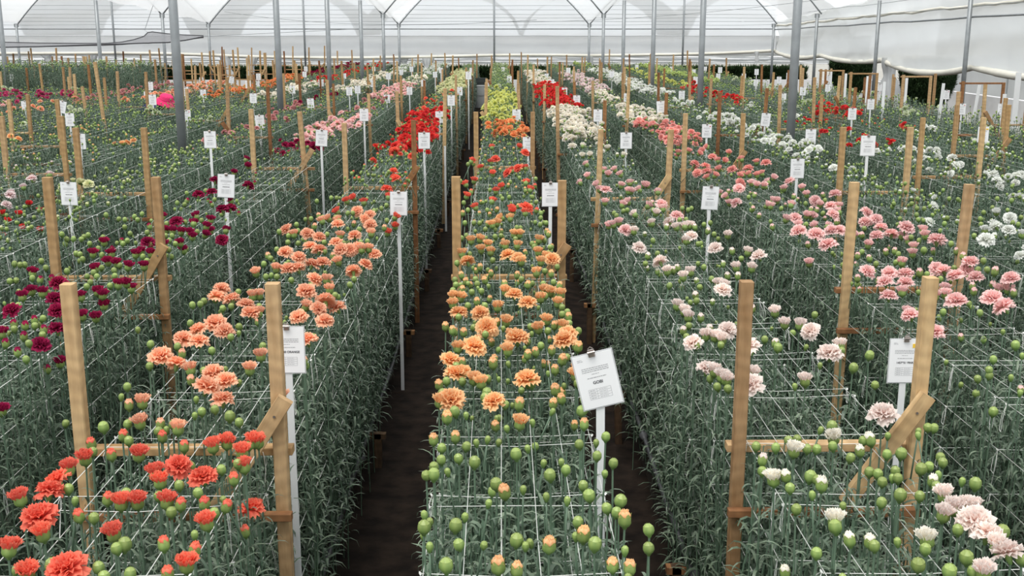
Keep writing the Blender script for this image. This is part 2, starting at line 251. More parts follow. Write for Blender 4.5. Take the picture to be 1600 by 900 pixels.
# variety sections per bed by image height of the net: y far, y near, variety, blooms / m2, buds / m2
SECT = {
'C':[(103,150,'green',4,110),(150,200,'yellow',50,90),(200,228,'orange',60,100)],
'L1':[(103,118,'green',0,60),(118,152,'paleyellow',95,60),(152,185,'redcoral',6,80),(185,250,'red',85,50),(250,305,'redcoral',10,110)],
'L2':[(103,125,'white',15,60),(125,140,'cream',20,60),(140,165,'pink',60,60),(165,195,'dustypink',10,70),(195,238,'pink',65,50),(238,252,'crimson',60,50)],
'L3':[(103,120,'white',20,60),(120,150,'cream',40,50),(150,175,'crimson',6,60),(175,240,'dustypink',10,70),(240,440,'paleyellow',3,110),(440,800,'crimson',15,60)],
'L4':[(103,135,'red',15,50),(135,160,'cream',35,50),(160,215,'green',3,80),(215,260,'peach',3,70),(260,330,'pinkwhite',3,60),(330,700,'red',6,50)],
'L5':[(103,125,'crimson',20,40),(125,160,'orange',35,50),(160,200,'green',4,80),(200,320,'peach',4,80)],
'L6':[(105,130,'orange',20,40),(130,165,'salmon',35,50),(165,250,'green',4,90)],
'L7':[(105,135,'dustypink',12,50),(135,165,'dustypink',20,50),(165,220,'salmon',14,70)],
'L8':[(105,152,'green',4,90),(152,170,'magenta',24,50),(168,210,'pink',30,50)],
'L9':[(105,152,'green',4,90),(152,185,'magenta',22,50)],
'L10':[(105,152,'green',4,90),(152,185,'magenta',15,50)],
'L11':[(105,160,'white',4,60)],
'L12':[(105,160,'white',4,60)],
'R1':[(103,118,'green',0,60),(118,140,'cream',60,50),(140,178,'red',110,40),(178,228,'cream',100,50)],
'R2':[(103,118,'green',0,60),(118,150,'pinkwhite',50,50),(150,175,'cream',20,60),(175,205,'cream',80,50),(205,235,'rose',95,50)],
'R3':[(103,113,'lime',10,60),(113,155,'white',70,50),(155,190,'white',10,60),(190,250,'white',38,60),(250,330,'white',8,90),(330,900,'white',6,60)],
'R4':[(103,115,'green',0,60),(115,140,'yellow',20,60),(140,170,'red',18,60),(170,200,'white',5,70),(200,240,'red',15,60),(240,330,'white',25,70),(330,600,'white',4,70)],
'R5':[(105,135,'lime',40,40),(135,170,'green',2,70),(170,215,'red',15,60),(215,300,'white',5,70)],
'R6':[(105,300,'green',2,70)],'R7':[(105,300,'green',2,60)],
}
# ------------------------------------------------------------------ setting: ground, curtains, roof
GUT = lambda Y: 2.58 + max(0, 40.5 - Y) * .047       # gutters fall towards the far end
GX = [-23.6, -16.9, -10.19, -3.51, 3.2, 9.88]
ROWY = [12.25, 17.9, 23.55, 29.2, 34.85, 40.5]
def grid(fn, nu, nv):
    vs = [fn(i / nu, j / nv) for j in range(nv + 1) for i in range(nu + 1)]
    fs = [(j * (nu + 1) + i, j * (nu + 1) + i + 1, (j + 1) * (nu + 1) + i + 1, (j + 1) * (nu + 1) + i) for j in range(nv) for i in range(nu)]
    return vs, fs
def hsh(*a): return (math.sin(sum(x * k for x, k in zip(a, (12.9898, 78.233, 37.719)))) * 43758.5453) % 1
def wav(x, s=0): return math.sin(x * 1.3 + s) * .5 + math.sin(x * 2.9 + s * 2.1) * .3 + math.sin(x * 6.1 + s * .7) * .2

g = MB(); vs, fs = grid(lambda u, v: (-26 + u * 37.5, -2 + v * 44.5, .012 * wav((-26 + u * 37) * 7, v * 30) + .01 * wav(v * 330, u * 50)), 150, 180); g.add(vs, fs)
fl = g.obj('floor', M_SOIL, smooth=True); fl['kind'] = 'structure'; fl['label'] = 'dark brown bare soil floor of the greenhouse'
g = MB(); g.add([(-90, -40, -.03), (90, -40, -.03), (90, 110, -.03), (-90, 110, -.03)], [(0, 1, 2, 3)])
og = g.obj('outside_ground', mat('pale_ground', (.34, .33, .30), rough=.9, noise=.2, nscale=2)); og['kind'] = 'structure'; og['label'] = 'pale ground outside the curtains'

def film(name, col, tr, transl, nsc=.7):
    m = bpy.data.materials.new(name); m.use_nodes = True; nt = m.node_tree; N = nt.nodes; L = nt.links; N.clear()
    out = N.new('ShaderNodeOutputMaterial'); d = N.new('ShaderNodeBsdfDiffuse'); t = N.new('ShaderNodeBsdfTranslucent'); p = N.new('ShaderNodeBsdfTransparent')
    tc = N.new('ShaderNodeTexCoord'); nz = N.new('ShaderNodeTexNoise'); nz.inputs['Scale'].default_value = nsc; nz.inputs['Detail'].default_value = 3
    mp = N.new('ShaderNodeMapping'); mp.inputs['Scale'].default_value = (.5, .5, 3); L.new(tc.outputs['Object'], mp.inputs[0]); L.new(mp.outputs[0], nz.inputs['Vector'])
    mx = N.new('ShaderNodeMix'); mx.data_type = 'RGBA'; mx.inputs[6].default_value = (*col, 1); mx.inputs[7].default_value = (*[c * .92 for c in col], 1); L.new(nz.outputs[0], mx.inputs[0])
    L.new(mx.outputs[2], d.inputs[0]); L.new(mx.outputs[2], t.inputs[0])
    a = N.new('ShaderNodeMixShader'); a.inputs[0].default_value = transl; L.new(d.outputs[0], a.inputs[1]); L.new(t.outputs[0], a.inputs[2])
    b = N.new('ShaderNodeMixShader'); b.inputs[0].default_value = tr; L.new(a.outputs[0], b.inputs[1]); L.new(p.outputs[0], b.inputs[2]); L.new(b.outputs[0], out.inputs[0])
    MATS[name] = m; return m
M_ROOF = film('roof_film', (.84, .85, .86), .55, .8)
M_CURT = film('curtain_film', (.96, .97, .98), .30, .72)
M_CURS = film('side_curtain_film', (.95, .96, .95), .10, .76)
M_ROLL = mat('rolled_hem', (.78, .75, .66), rough=.7, noise=.12, nscale=3)
M_FOLD = mat('gathered_plastic', (.84, .85, .85), rough=.4, trans=.4, noise=.1, nscale=3)

# roof: an arched film over each bay
ARCH = 2.1
def archz(u): return ARCH * (1 - abs(2 * u - 1) ** 1.9)
g = MB()
for a, b in zip(GX[:-1], GX[1:]):
    vs, fs = grid(lambda u, v: (a + (b - a) * u, -2.5 + v * 43.0, GUT(-2.5 + v * 43.0) + archz(u) + .03 * math.sin(v * 95)), 28, 76); g.add(vs, fs)
rf = g.obj('ceiling', M_ROOF, smooth=True); rf['kind'] = 'structure'; rf['label'] = 'white translucent plastic roof vaults sagging between gutters'

# far curtain
YW = 40.55
def hemz(x):
    u = (x - GX[0]) / (GX[-1] - GX[0]); z = 1.40 + .05 * math.sin(x * .47 + 1)
    if x > 3.2: z += .035 * (x - 3.2)
    if x < -9: z += .018 * (-9 - x)
    return z
g = MB()
def fw(u, v):
    x = GX[0] + (9.88 - GX[0]) * u; z0 = hemz(x); z = z0 + (4.75 - z0) * v
    y = YW + .05 * wav(x * 1.1, z * 1.7) + .045 * math.sin(z * 9 + wav(x * .5)) + .03 * wav(x * 4, z)
    return (x, y, z)
vs, fs = grid(fw, 300, 46); g.add(vs, fs)
w = g.obj('wall_back', M_CURT, smooth=True); w['kind'] = 'structure'; w['label'] = 'white translucent plastic curtain closing the far end'
g = MB(); g.tube([(GX[0] + (9.88 - GX[0]) * i / 90, YW, hemz(GX[0] + (9.88 - GX[0]) * i / 90)) for i in range(91)], .055, 8)
h = g.obj('rolled_hem', M_ROLL, w, True); h['label'] = 'cream rolled lower hem'
for i, z in enumerate((2.36, 3.02, 2.86, 2.74, 2.62, 2.5, 2.12, 3.16)):
    g = MB(); rr = .02 if i == 0 else .006
    g.tube([(GX[0] + 33.4 * k / 24, YW - .09, z + (.012 * wav(k * 1.7, i) if i else 0)) for k in range(25)], rr, 6)
    o = g.obj('pipe' if i == 0 else 'wire', M_STEEL, w)
    if i == 0: o['label'] = 'horizontal steel pipe'
# side curtain on the right with a sagging rolled hem
XS = 9.9
def side_hem(Y):
    z = 1.56
    for a, b in zip(ROWY[:-1], ROWY[1:]):
        if a <= Y <= b: t = (Y - a) / (b - a); z -= (.10 + .16 * hsh(a, 3)) * 4 * t * (1 - t)
    if Y < ROWY[0]: t = (ROWY[0] - Y) / 6; z -= .2 * abs(math.sin(t * 3))
    return z
g = MB()
def sw(u, v):
    Y = 4 + (40.5 - 4) * u; z0 = side_hem(Y); z = z0 + (GUT(Y) + .05 - z0) * v
    return (XS + .06 * wav(Y * 1.3, z * 1.5) + .05 * math.sin(z * 8 + Y * .4), Y, z)
vs, fs = grid(sw, 240, 40); g.add(vs, fs)
ws = g.obj('wall_right', M_CURS, smooth=True); ws['kind'] = 'structure'; ws['label'] = 'white plastic side curtain hanging above a shrubby gap'
g = MB(); n = 200; pts = [(XS, 4 + 36.5 * i / n, side_hem(4 + 36.5 * i / n)) for i in range(n + 1)]
g.tube(pts, [.06 + .02 * hsh(i // 6) for i in range(n + 1)], 8); h = g.obj('rolled_hem', M_ROLL, ws, True); h['label'] = 'cream rolled hem sagging between posts'
for k, dz in enumerate((0, .22, .5)):
    g = MB(); g.tube([(XS - .1, 4 + 36.5 * i / 30, 2.33 + (40.5 - (4 + 36.5 * i / 30)) * .014 + dz + .02 * wav(i, k)) for i in range(31)], .022 if k == 0 else .006, 6)
    g.obj('pipe' if k == 0 else 'wire', M_STEEL, ws)
g = MB(); g.tube([(XS - .03, 4 + 36.5 * i / 80, 2.47 + (40.5 - (4 + 36.5 * i / 80)) * .02 + .03 * wav(i * .9, 2)) for i in range(81)], .035, 6)
o = g.obj('fold', M_ROLL, ws, True); o['label'] = 'cream fold along the upper pipe'

# steel posts, V brackets and arches
def gut_name(i): return ['far left', 'outer left', 'left', 'inner left', 'inner right', 'right side'][i]
for gi, X in enumerate(GX):
    for ri, Y in enumerate(ROWY):
        px, py, zc = pix((X, Y, 1.5))
        if px < -60 or px > 1660: continue
        if gi == 5 and ri == 0: continue
        top = GUT(Y)
        lab = 'grey steel roof post, %s of the %s gutter line, counted from the camera' % (ordi(ri + 1), gut_name(gi))
        o = thing('steel_post', (X + (.05 if gi == 3 and ri < 2 else 0) - (.16 if gi == 5 else 0), Y - (.2 if ri == 5 else 0), 0), lab, 'post', 'steel posts under the roof gutters')
        g = MB(); g.tube([(0, 0, -.01), (0, 0, top - .06)], .048 if ri < 5 else .042, 10); g.obj('pole', M_STEEL, o, True)
        if ri >= 4:
            g = MB(); g.box(-.07, .07, -.03, .03, top - .16, top - .04); g.obj('bracket', M_STEEL, o)
for ri in (4, 5):
    for i, (a, b) in enumerate(zip(GX[:-1], GX[1:])):
        if i == 0: continue
        Y = ROWY[ri] - (.12 if ri == 5 else 0); g = MB(); us = [k / 24 for k in range(25)]
        g.tube([(a + .03 + (b - a - .06) * u, Y, GUT(Y) - .05 + archz(u)) for u in us], .022, 6)
        o = g.obj('roof_arch', M_STEEL, None, True); tag(o, 'bent steel roof arch over the %s bay, %s the far curtain' % (['', 'outermost', 'outer left', 'middle', 'right'][i] if True else '', 'at' if ri == 5 else 'one post row before'), 'arch', 'steel roof arches')
for i, (a, b) in enumerate(zip(GX[:-1], GX[1:])):
    X = (a + b) / 2; px, py, zc = pix((X, 40.4, 1.5))
    if px < -20: continue
    o = thing('steel_post', (X, 40.36, 0), 'thin steel post in the middle of the %s far curtain bay from the right' % ordi(5 - i), 'post', 'steel posts of the far curtain')
    g = MB(); g.tube([(0, 0, -.01), (0, 0, 4.1)], .036, 8); g.obj('pole', M_STEEL, o, True)
# slack cables below the roof
for k, (p, q) in enumerate(((( -9.6, 40.3, 2.95), (.9, 27, 2.55)), ((-1.2, 40.3, 2.62), (9.6, 30, 3.25)))):
    p = Vector(p); q = Vector(q); g = MB(); g.tube([p.lerp(q, t / 16) + Vector((0, 0, -.25 * 4 * (t / 16) * (1 - t / 16))) for t in range(17)], .006, 5)
    o = g.obj('cable', M_STEEL); tag(o, ['thin slack cable crossing under the roof, left of the centre bed', 'thin slack cable crossing under the roof, right of the centre bed'][k], 'cable')

# outside: low wall, hedge, neighbouring house skirt and vaults
M_WALL = mat('pale_render', (.55, .55, .56), rough=.85, noise=.1, nscale=3)
g = MB(); g.box(-34, 26, 43.4, 43.6, -.03, .46); o = g.obj('wall_outside', M_WALL); o['kind'] = 'structure'; o['label'] = 'low pale wall outside the far end'
g = MB(); g.box(13.4, 13.6, 2, 43.4, -.03, .55); o = g.obj('wall_outside', M_WALL); o['kind'] = 'structure'; o['label'] = 'low pale wall outside the right side'
def plastic_panel(name, p0, p1, z0, z1, label, m, amp=.06):
    g = MB(); p0 = Vector(p0); p1 = Vector(p1); nrm = (p1 - p0).cross(Vector((0, 0, 1))).normalized()
    def f(u, v):
        p = p0.lerp(p1, u); d = u * (p1 - p0).length
        return tuple(p + nrm * (amp * wav(d * 1.2, v * 4) + .03 * math.sin(v * 12)) + Vector((0, 0, z0 + (z1 - z0) * v)))
    vs, fs = grid(f, 120, 10); g.add(vs, fs); o = g.obj(name, m, smooth=True); return o
M_SKIRT = mat('neighbour_skirt', (.86, .87, .88), rough=.5, trans=.3)
M_GREY = mat('neighbour_film', (.50, .51, .51), rough=.6, trans=.45, noise=.12, nscale=1)
nb = thing('neighbouring_greenhouse', (0, 47, 0), 'neighbouring greenhouse with white skirt seen under the far curtain', 'greenhouse')
for z0, z1, m, n_ in ((.98, 1.14, M_SKIRT, 'skirt'), (1.17, 1.30, M_SKIRT, 'skirt'), (1.31, 2.1, M_GREY, 'curtain')):
    o = plastic_panel(n_, (-36, -1.2, 0), (15, -1.2, 0), z0, z1, '', m); o.parent = nb
g = MB(); g.tube([(-36, -1.3, 1.155), (15, -1.3, 1.155)], .02, 6); g.obj('pipe', M_STEEL, nb)
for i in range(7):
    g = MB(); vs, fs = grid(lambda u, v: (-33 + i * 6.8 + 6.8 * u, v * 9, 2.1 + 1.9 * (1 - abs(2 * u - 1) ** 2.2) ** .62), 20, 3); g.add(vs, fs); g.obj('roof_vault', M_GREY, nb, True)
n2 = thing('neighbouring_greenhouse', (17, 20, 0), 'grey translucent side of the neighbouring greenhouse beyond right curtain', 'greenhouse')
o = plastic_panel('curtain', (0, -16, 0), (0, 24, 0), -.03, 4.0, '', M_GREY); o.parent = n2
for k in range(11):
    g = MB(); g.tube([(-.1, -15 + k * 3.6, -.03), (-.1, -15 + k * 3.6, 4)], .03, 6); g.obj('post', M_STEEL, n2)

# foliage instancing by geometry nodes
def scatter(name, pts, coll, mats_dummy=None, parent=None):
    """pts: (x,y,z, idx, (rx,ry,rz), scale, sz)"""
    me = bpy.data.meshes.new(name); me.from_pydata([p[:3] for p in pts], [], [])
    a = me.attributes.new('idx', 'INT', 'POINT'); a.data.foreach_set('value', [p[3] for p in pts])
    a = me.attributes.new('rot', 'FLOAT_VECTOR', 'POINT'); a.data.foreach_set('vector', [c for p in pts for c in p[4]])
    a = me.attributes.new('scl', 'FLOAT_VECTOR', 'POINT'); a.data.foreach_set('vector', [c for p in pts for c in p[5]])
    ob = link(name, me, parent)
    ng = bpy.data.node_groups.new('scatter_' + name, 'GeometryNodeTree')
    ng.interface.new_socket('Geometry', in_out='INPUT', socket_type='NodeSocketGeometry'); ng.interface.new_socket('Geometry', in_out='OUTPUT', socket_type='NodeSocketGeometry')
    N = ng.nodes; L = ng.links
    gi = N.new('NodeGroupInput'); go = N.new('NodeGroupOutput'); ip = N.new('GeometryNodeInstanceOnPoints')
    ci = N.new('GeometryNodeCollectionInfo'); ci.inputs['Collection'].default_value = coll; ci.inputs['Separate Children'].default_value = True; ci.inputs['Reset Children'].default_value = True
    def attr(nm, dt):
        n = N.new('GeometryNodeInputNamedAttribute'); n.data_type = dt; n.inputs['Name'].default_value = nm; return n.outputs['Attribute']
    L.new(gi.outputs[0], ip.inputs['Points']); L.new(ci.outputs[0], ip.inputs['Instance']); ip.inputs['Pick Instance'].default_value = True
    L.new(attr('idx', 'INT'), ip.inputs['Instance Index'])
    e = N.new('FunctionNodeEulerToRotation'); L.new(attr('rot', 'FLOAT_VECTOR'), e.inputs[0]); L.new(e.outputs[0], ip.inputs['Rotation'])
    L.new(attr('scl', 'FLOAT_VECTOR'), ip.inputs['Scale']); L.new(ip.outputs[0], go.inputs[0])
    md = ob.modifiers.new('scatter', 'NODES'); md.node_group = ng
    return ob
def source_coll(name, meshes):
    c = bpy.data.collections.new(name)
    for i, me in enumerate(meshes):
        o = bpy.data.objects.new('%s_%03d' % (name, i), me); c.objects.link(o)
    return c

def leaf(g, p, az, ln, w, e0, curl, mi=0, nseg=4, twist=0):
    """narrow carnation leaf leaving p, curling down"""
    p = Vector(p); d = Vector((math.cos(az), math.sin(az), 0)); sd = Vector((-d.y, d.x, 0)); el = e0; vs = []; aa = []; rv = R() ** 1.6 * .65
    for i in range(nseg + 1):
        t = i / nseg; ww = w * (1 - t ** 2.2) * (.75 + .5 * min(1, t * 3)) + .0004
        nrm = sd * math.cos(twist * t) + Vector((0, 0, 1)) * math.sin(twist * t)
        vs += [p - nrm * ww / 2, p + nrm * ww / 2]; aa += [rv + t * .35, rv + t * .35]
        p = p + (d * math.cos(el) + Vector((0, 0, 1)) * math.sin(el)) * ln / nseg; el -= curl / nseg * (.6 + t * .9)
    g.add(vs, [(2 * i, 2 * i + 1, 2 * i + 3, 2 * i + 2) for i in range(nseg)], mi, aa)

def stem_geo(g, x, y, z0, z1, seg=.062, lf=1.0, rst=.0022, topbare=.0, bend=.012):
    n = 5; ph = U(0, 6.3); pts = []; bx = U(0, .075) * (1 if x > 0 else -1) if abs(x) > .17 else 0
    for i in range(n + 1):
        t = i / n; pts.append((x + bx * math.sin(math.pi * min(1, t * 1.15)) * (1 - t * .3) + bend * math.sin(ph + t * 4) * t * (1.02 - t) * 4, y + bend * math.cos(ph * 1.7 + t * 3.4) * t * (1.02 - t) * 4, z0 + (z1 - z0) * t))
    g.tube(pts, rst, 3, 1, cap=False)
    az = U(0, 6.3); z = z0 + U(0, seg)
    while z < z1 - topbare:
        t = (z - z0) / (z1 - z0); k = min(n - 1, int(t * n)); f = t * n - k
        px = pts[k][0] * (1 - f) + pts[k + 1][0] * f; py = pts[k][1] * (1 - f) + pts[k + 1][1] * f
        for s in (0, math.pi):
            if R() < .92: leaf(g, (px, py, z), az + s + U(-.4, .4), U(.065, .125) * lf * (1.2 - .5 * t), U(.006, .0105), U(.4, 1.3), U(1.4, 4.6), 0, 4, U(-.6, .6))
        az += math.pi / 2 + U(-.3, .3); z += seg * U(.8, 1.25)

TILE = .5
def make_tile(seed, n=74):
    random.seed(seed); g = MB(); far = seed >= 104
    for i in range(n):
        ix = (i * 9 // n) ; iy = random.randrange(9)
        x = -.225 + .45 * (ix + .5) / 9 + U(-.018, .018); y = -.25 + .5 * (iy + .5) / 9 + U(-.03, .03)
        stem_geo(g, x, y, .13, (U(.96, 1.19) if far else U(.93, 1.12)) if R() > .15 else U(.6, .9), topbare=.02)
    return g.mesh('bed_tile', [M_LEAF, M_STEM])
tiles = source_coll('foliage_tile', [make_tile(100 + k) for k in range(8)])
random.seed(11)
for b, X in BEDX.items():
    pts = []; Y = y_start(X)
    while Y < bed_end(b):
        hz = 1.0 + .03 * wav(Y * .6, X)
        if b[0] == 'L' and int(b[1:]) >= 8 and Y > 22.6: hz = 1.40
        pts.append((X + U(-.008, .008), Y + .25, 0, random.randrange(4) + (4 if Y > 4.6 or abs(X) > 1.3 else 0), (0, 0, math.pi * random.randrange(2) + U(-.03, .03)), (1.02 if hz < 1.2 else 1.3, 1.04, hz * U(.97, 1.03))))
        Y += TILE
    o = scatter('carnation_foliage', pts, tiles)
    tag(o, 'blue-green carnation stems and curling leaves filling the ' + bed_name(b), 'foliage', kind='stuff')
    # growing substrate, held off the soil where the aisle shows it
    g = MB(); Y0 = y_start(X); n = 40
    for i in range(n):
        ya = Y0 + (bed_end(b) - Y0) * i / n; yb = Y0 + (bed_end(b) - Y0) * (i + 1) / n
        g.box(X - .19 + U(-.01, .01), X + .19 + U(-.01, .01), ya + .01, yb, -.02, .16 + U(-.02, .03))
    s_ = g.obj('soil_ridge', M_DARK); tag(s_, 'dark raised soil ridge under the stems of the ' + bed_name(b), 'soil', kind='stuff')

# string nets
for b, X in BEDX.items():
    g = MB(); Y0 = y_start(X); Y1 = bed_end(b); near = b in ('C', 'L1', 'L2', 'R1', 'R2', 'R3', 'L3', 'L4', 'R4'); rr = .0012 if abs(X) < 2.2 else .0011
    random.seed(hash(X) if False else int(X * 100) + 5000)
    step = 1.0 if near else 2.5
    k = max(1, int((Y1 - Y0) / step))
    for li, lz in enumerate((NETZ, .93, .76, .58, .40) if near else (NETZ, .8)):
        xs = [X - HW + 2 * HW * j / (5 if abs(X) < 2.2 else 3) for j in range(6 if abs(X) < 2.2 else 4)] if li == 0 else ([X - HW, X + HW] if li != 1 else [X - HW, X - HW * .2, X + HW * .6, X + HW])
        for x in xs:
            ph = U(0, 9); g.tube([(x + .004 * wav(i * 1.3, ph), Y0 + (Y1 - Y0) * i / k, lz + .006 * wav(i * .9, ph)) for i in range(k + 1)], rr, 3, cap=False)
    if near:
        Y = Y0 + .3; 
        while Y < min(Y1, 24):
            for dy, dz in ((0, 0), (.085, -.004), (.03, -.17), (.05, -.34)) if Y < 9 else ((0, 0),):
                g.tube([(X - HW - .005, Y + dy + U(-.01, .01), NETZ + dz), (X, Y + dy + U(-.015, .015), NETZ + dz - .004), (X + HW + .005, Y + dy + U(-.01, .01), NETZ + dz + .003)], rr * .95, 3, cap=False)
                for sx in (-1, 1):   # knots with hanging loops at both edges
                    x = X + sx * (HW + .004); y = Y + dy; z = NETZ + dz
                    if Y < 13:
                        g.tube([(x, y - .006, z), (x + sx * .004, y, z + .004), (x, y + .006, z - .003)], .003, 3)
                        if R() < .75:
                            l = U(.03, .11); wd_ = U(.008, .02); q = sx * U(.004, .015)
                            g.tube([(x, y, z), (x + q, y - wd_, z - l * .5), (x + q, y - wd_ * .5, z - l), (x + q, y + wd_ * .6, z - l * .95), (x + q * .7, y + wd_ * .6, z - l * .4), (x, y, z)], rr, 3, cap=False)
                        if R() < .5:
                            l = U(.06, .16); g.tube([(x, y, z), (x + sx * .008, y + U(-.01, .01), z - l * .6), (x + sx * .006, y + U(-.02, .02), z - l)], rr, 3, cap=False)
            Y += .44
    o = g.obj('string_net', M_STR); tag(o, 'white string support net with knotted loops over the ' + bed_name(b), 'net', kind='stuff')
# ------------------------------------------------------------------ black hoses and their stub legs along the centre aisles
random.seed(21)
for nm, X, side, z in (('first bed left of the centre', -.70, 1, .22), ('first bed right of the centre', .725, -1, .33)):
    g = MB(); n = 90; sag = lambda Y: .035 * abs(math.sin(Y * .75))
    g.tube([(X + .012 * wav(Y * .8, X), Y, z - sag(Y)) for Y in [1.6 + 38 * i / n for i in range(n + 1)]], .012, 6)
    for k in range(22):
        Y = 2.3 + k * 1.5; g.tube([(X, Y - .05, z - sag(Y)), (X + .002, Y, z - sag(Y) + .002), (X, Y + .05, z - sag(Y))], [.008, .026, .008], 6)
    o = g.obj('drip_hose', M_HOSE, smooth=True); tag(o, 'black drip hose along the aisle edge of the ' + nm, 'hose')
    for k in range(9):
        Y = 3.55 + k * 2.1 + (0 if side > 0 else .35)
        o = thing('stub_post', (X + side * .045, Y, 0), 'short wooden stub post in the aisle beside the %s, %s from front' % (nm.replace(' of the centre', ''), ordi(k + 1)), 'post', 'stub posts under the hoses')
        g = MB(); g.bevbox(-.02, .02, -.02, .02, -.02, z - .02, M=Matrix.Rotation(U(-.04, .04), 4, 'Y')); g.obj('post', WOODS[3], o)
        g = MB(); g.box(-.045, .045, -.02, .02, z - .05, z - .022); g.obj('cross_piece', WOODS[2 + k % 2], o)

# ------------------------------------------------------------------ wooden support frames
def make_frame(b, k, Y, X, hw=.255, ztl=1.59, ztr=1.59, bars=(1.085, .90), wl=0, wr=0, wb=1, brace=1, lean=(0, 0), label=None, group='wooden frames across the beds', posts=(1, 1)):
    o = thing('wooden_trellis', (X, Y, 0), label or 'wooden post trellis with crossbars, %s from front in the %s' % (ordi(k), bed_name(b)), 'trellis', group)
    for s, zt, wi, ln, on in ((-1, ztl, wl, lean[0], posts[0]), (1, ztr, wr, lean[1], posts[1])):
        if not on: continue
        g = MB(); w = U(.018, .0215); g.bevbox(-w, w, -.02, .02, -.02, zt, b=.003, M=Matrix.Rotation(ln, 4, 'Y'))
        p = g.obj('post', WOODS[wi], o); p.location = (s * hw, 0, 0)
    for j, z in enumerate(bars):
        h = .022 if j == 0 else .014
        g = MB(); g.bevbox(-.012, .012, -h, h, -hw - .03, hw + .03, b=.002); q = g.obj('crossbar', WOODS[wb if j == 0 else 2], o)
        q.location = (0, .033 if j == 0 else -.033, z); q.rotation_euler = (math.pi / 2, 0, math.pi / 2) if False else (0, math.pi / 2, 0)
        q.rotation_euler = (0, math.pi / 2, 0)
    if brace:
        g = MB(); g.bevbox(-.0235, .0235, -.012, .012, 0, .40, b=.002); q = g.obj('brace', WOODS[wr], o)
        s = brace; q.location = (s * (hw - .19), -.034, .93); q.rotation_euler = (0, s * math.radians(33), 0)
        g = MB(); g.tube([(0, -.013, .34), (0, -.0155, .34)], .004, 8); g.obj('nail', M_CLIP, q)
    return o
FR = {'C': [5.6, 10.1, 14.7, 19.2, 24, 29, 34], 'L1': [3.29, 8.8, 13.4, 18, 23, 28, 34], 'L2': [5.6, 10.05, 14.7, 19.5, 24.3, 30, 36], 'L3': [4.2, 8.5, 13, 18, 23, 28, 34], 'L4': [9.66, 15.4, 19.4, 23.6, 29, 35],
 'L5': [12, 16.6, 21, 26, 31, 36], 'L6': [13.6, 18.2, 22.8], 'L7': [14.6, 19, 23.5], 'L8': [16.4, 21], 'L9': [18.5, 22.5], 'L10': [20, 22.8], 'L11': [21], 'L12': [],
 'R1': [3.3, 8.2, 12.9, 17.5, 22.5, 28, 34], 'R2': [5.3, 9.9, 14.5, 19.2, 24, 29, 35], 'R3': [8.5, 13.2, 18, 23, 28, 34], 'R4': [9.4, 14, 18.8, 24, 30, 36], 'R5': [11, 15.8, 20.5, 26, 32], 'R6': [13.2, 18, 23, 29, 35],
 'R7': [14.6, 19.5, 23.5]}
for b, zs in FR.items():
    for k, zc in enumerate(zs):
        Y = z2Y(zc); X = BEDX[b]; kw = {}
        if zc > 12: kw = dict(ztl=U(1.46, 1.72), ztr=U(1.46, 1.72), lean=(U(-.03, .03), U(-.03, .03)), wl=random.choice((0, 0, 1, 2)), wr=random.choice((0, 1, 1, 2)), wb=random.choice((0, 1, 2)), brace=random.choice((0, 0, 1, -1)), bars=(1.085, .9) if R() < .5 else (1.085,))
        elif (b, k) == ('L1', 0): kw = dict(ztl=1.60, ztr=1.60, wl=0, wr=0, hw=.29, wb=1)
        elif (b, k) == ('R1', 0): kw = dict(ztl=1.60, ztr=1.61, wl=1, wr=0, wb=0, lean=(0, .012))
        elif (b, k) == ('C', 0): kw = dict(wl=1, wr=1, ztl=1.60, ztr=1.58, hw=.262, wb=1)
        elif (b, k) == ('L1', 1): kw = dict(wl=0, wr=2, ztl=1.60, ztr=1.62, hw=.27)
        elif (b, k) == ('L2', 0): kw = dict(wl=1, wr=1, ztl=1.6, ztr=1.6, hw=.265)
        elif (b, k) == ('L2', 1): kw = dict(wl=0, wr=0, ztl=1.62, ztr=1.6, lean=(0, -.05))
        elif (b, k) == ('R1', 1): kw = dict(wl=0, wr=0, ztl=1.60, ztr=1.6, lean=(.02, .02))
        elif (b, k) == ('R2', 0): kw = dict(wl=0, wr=0, ztl=1.61, ztr=1.6, wb=2, brace=0, lean=(.01, .03))
        elif b in ('R3', 'R4') and k == 0: kw = dict(wl=1, wr=0, brace=0, bars=(1.085,))
        else: kw = dict(wl=random.choice((0, 1)), wr=random.choice((0, 1)), brace=random.choice((0, 1)))
        make_frame(b, k + 1, Y, X, **kw)
# empty frames behind the last plants on the left
bn = 0
for i, (X, Ys) in enumerate(((-5.95, (26.2, 29.5, 33, 37)), (-6.92, (25.6, 28.8, 32.4, 36.6)), (-7.9, (26, 29.6, 33.5, 37.4)), (-8.88, (25.2, 28.4, 32, 36)), (-9.85, (26.4, 30, 34.2)), (-10.8, (25.8, 29.4, 33.6)), (-11.8, (26.6, 31)), (-12.8, (27, 32)), (-13.8, (28, 33)))):
    for j, Y in enumerate(Ys):
        px, py, zc = pix((X, Y, 1.2))
        if px < -10: continue
        make_frame('', 0, Y, X, ztl=U(1.5, 1.85), ztr=U(1.5, 1.85), bars=(1.2, .95, .7, .45), wl=random.choice((0, 1, 2)), wr=random.choice((0, 1)), brace=random.choice((0, 1, -1)), lean=(U(-.04, .04), U(-.04, .04)),
                   label='empty wooden ladder trellis, %s back in the %s bare row from the centre' % (ordi(j + 1), ordi(i + 1)), group='empty ladder frames behind the left beds')
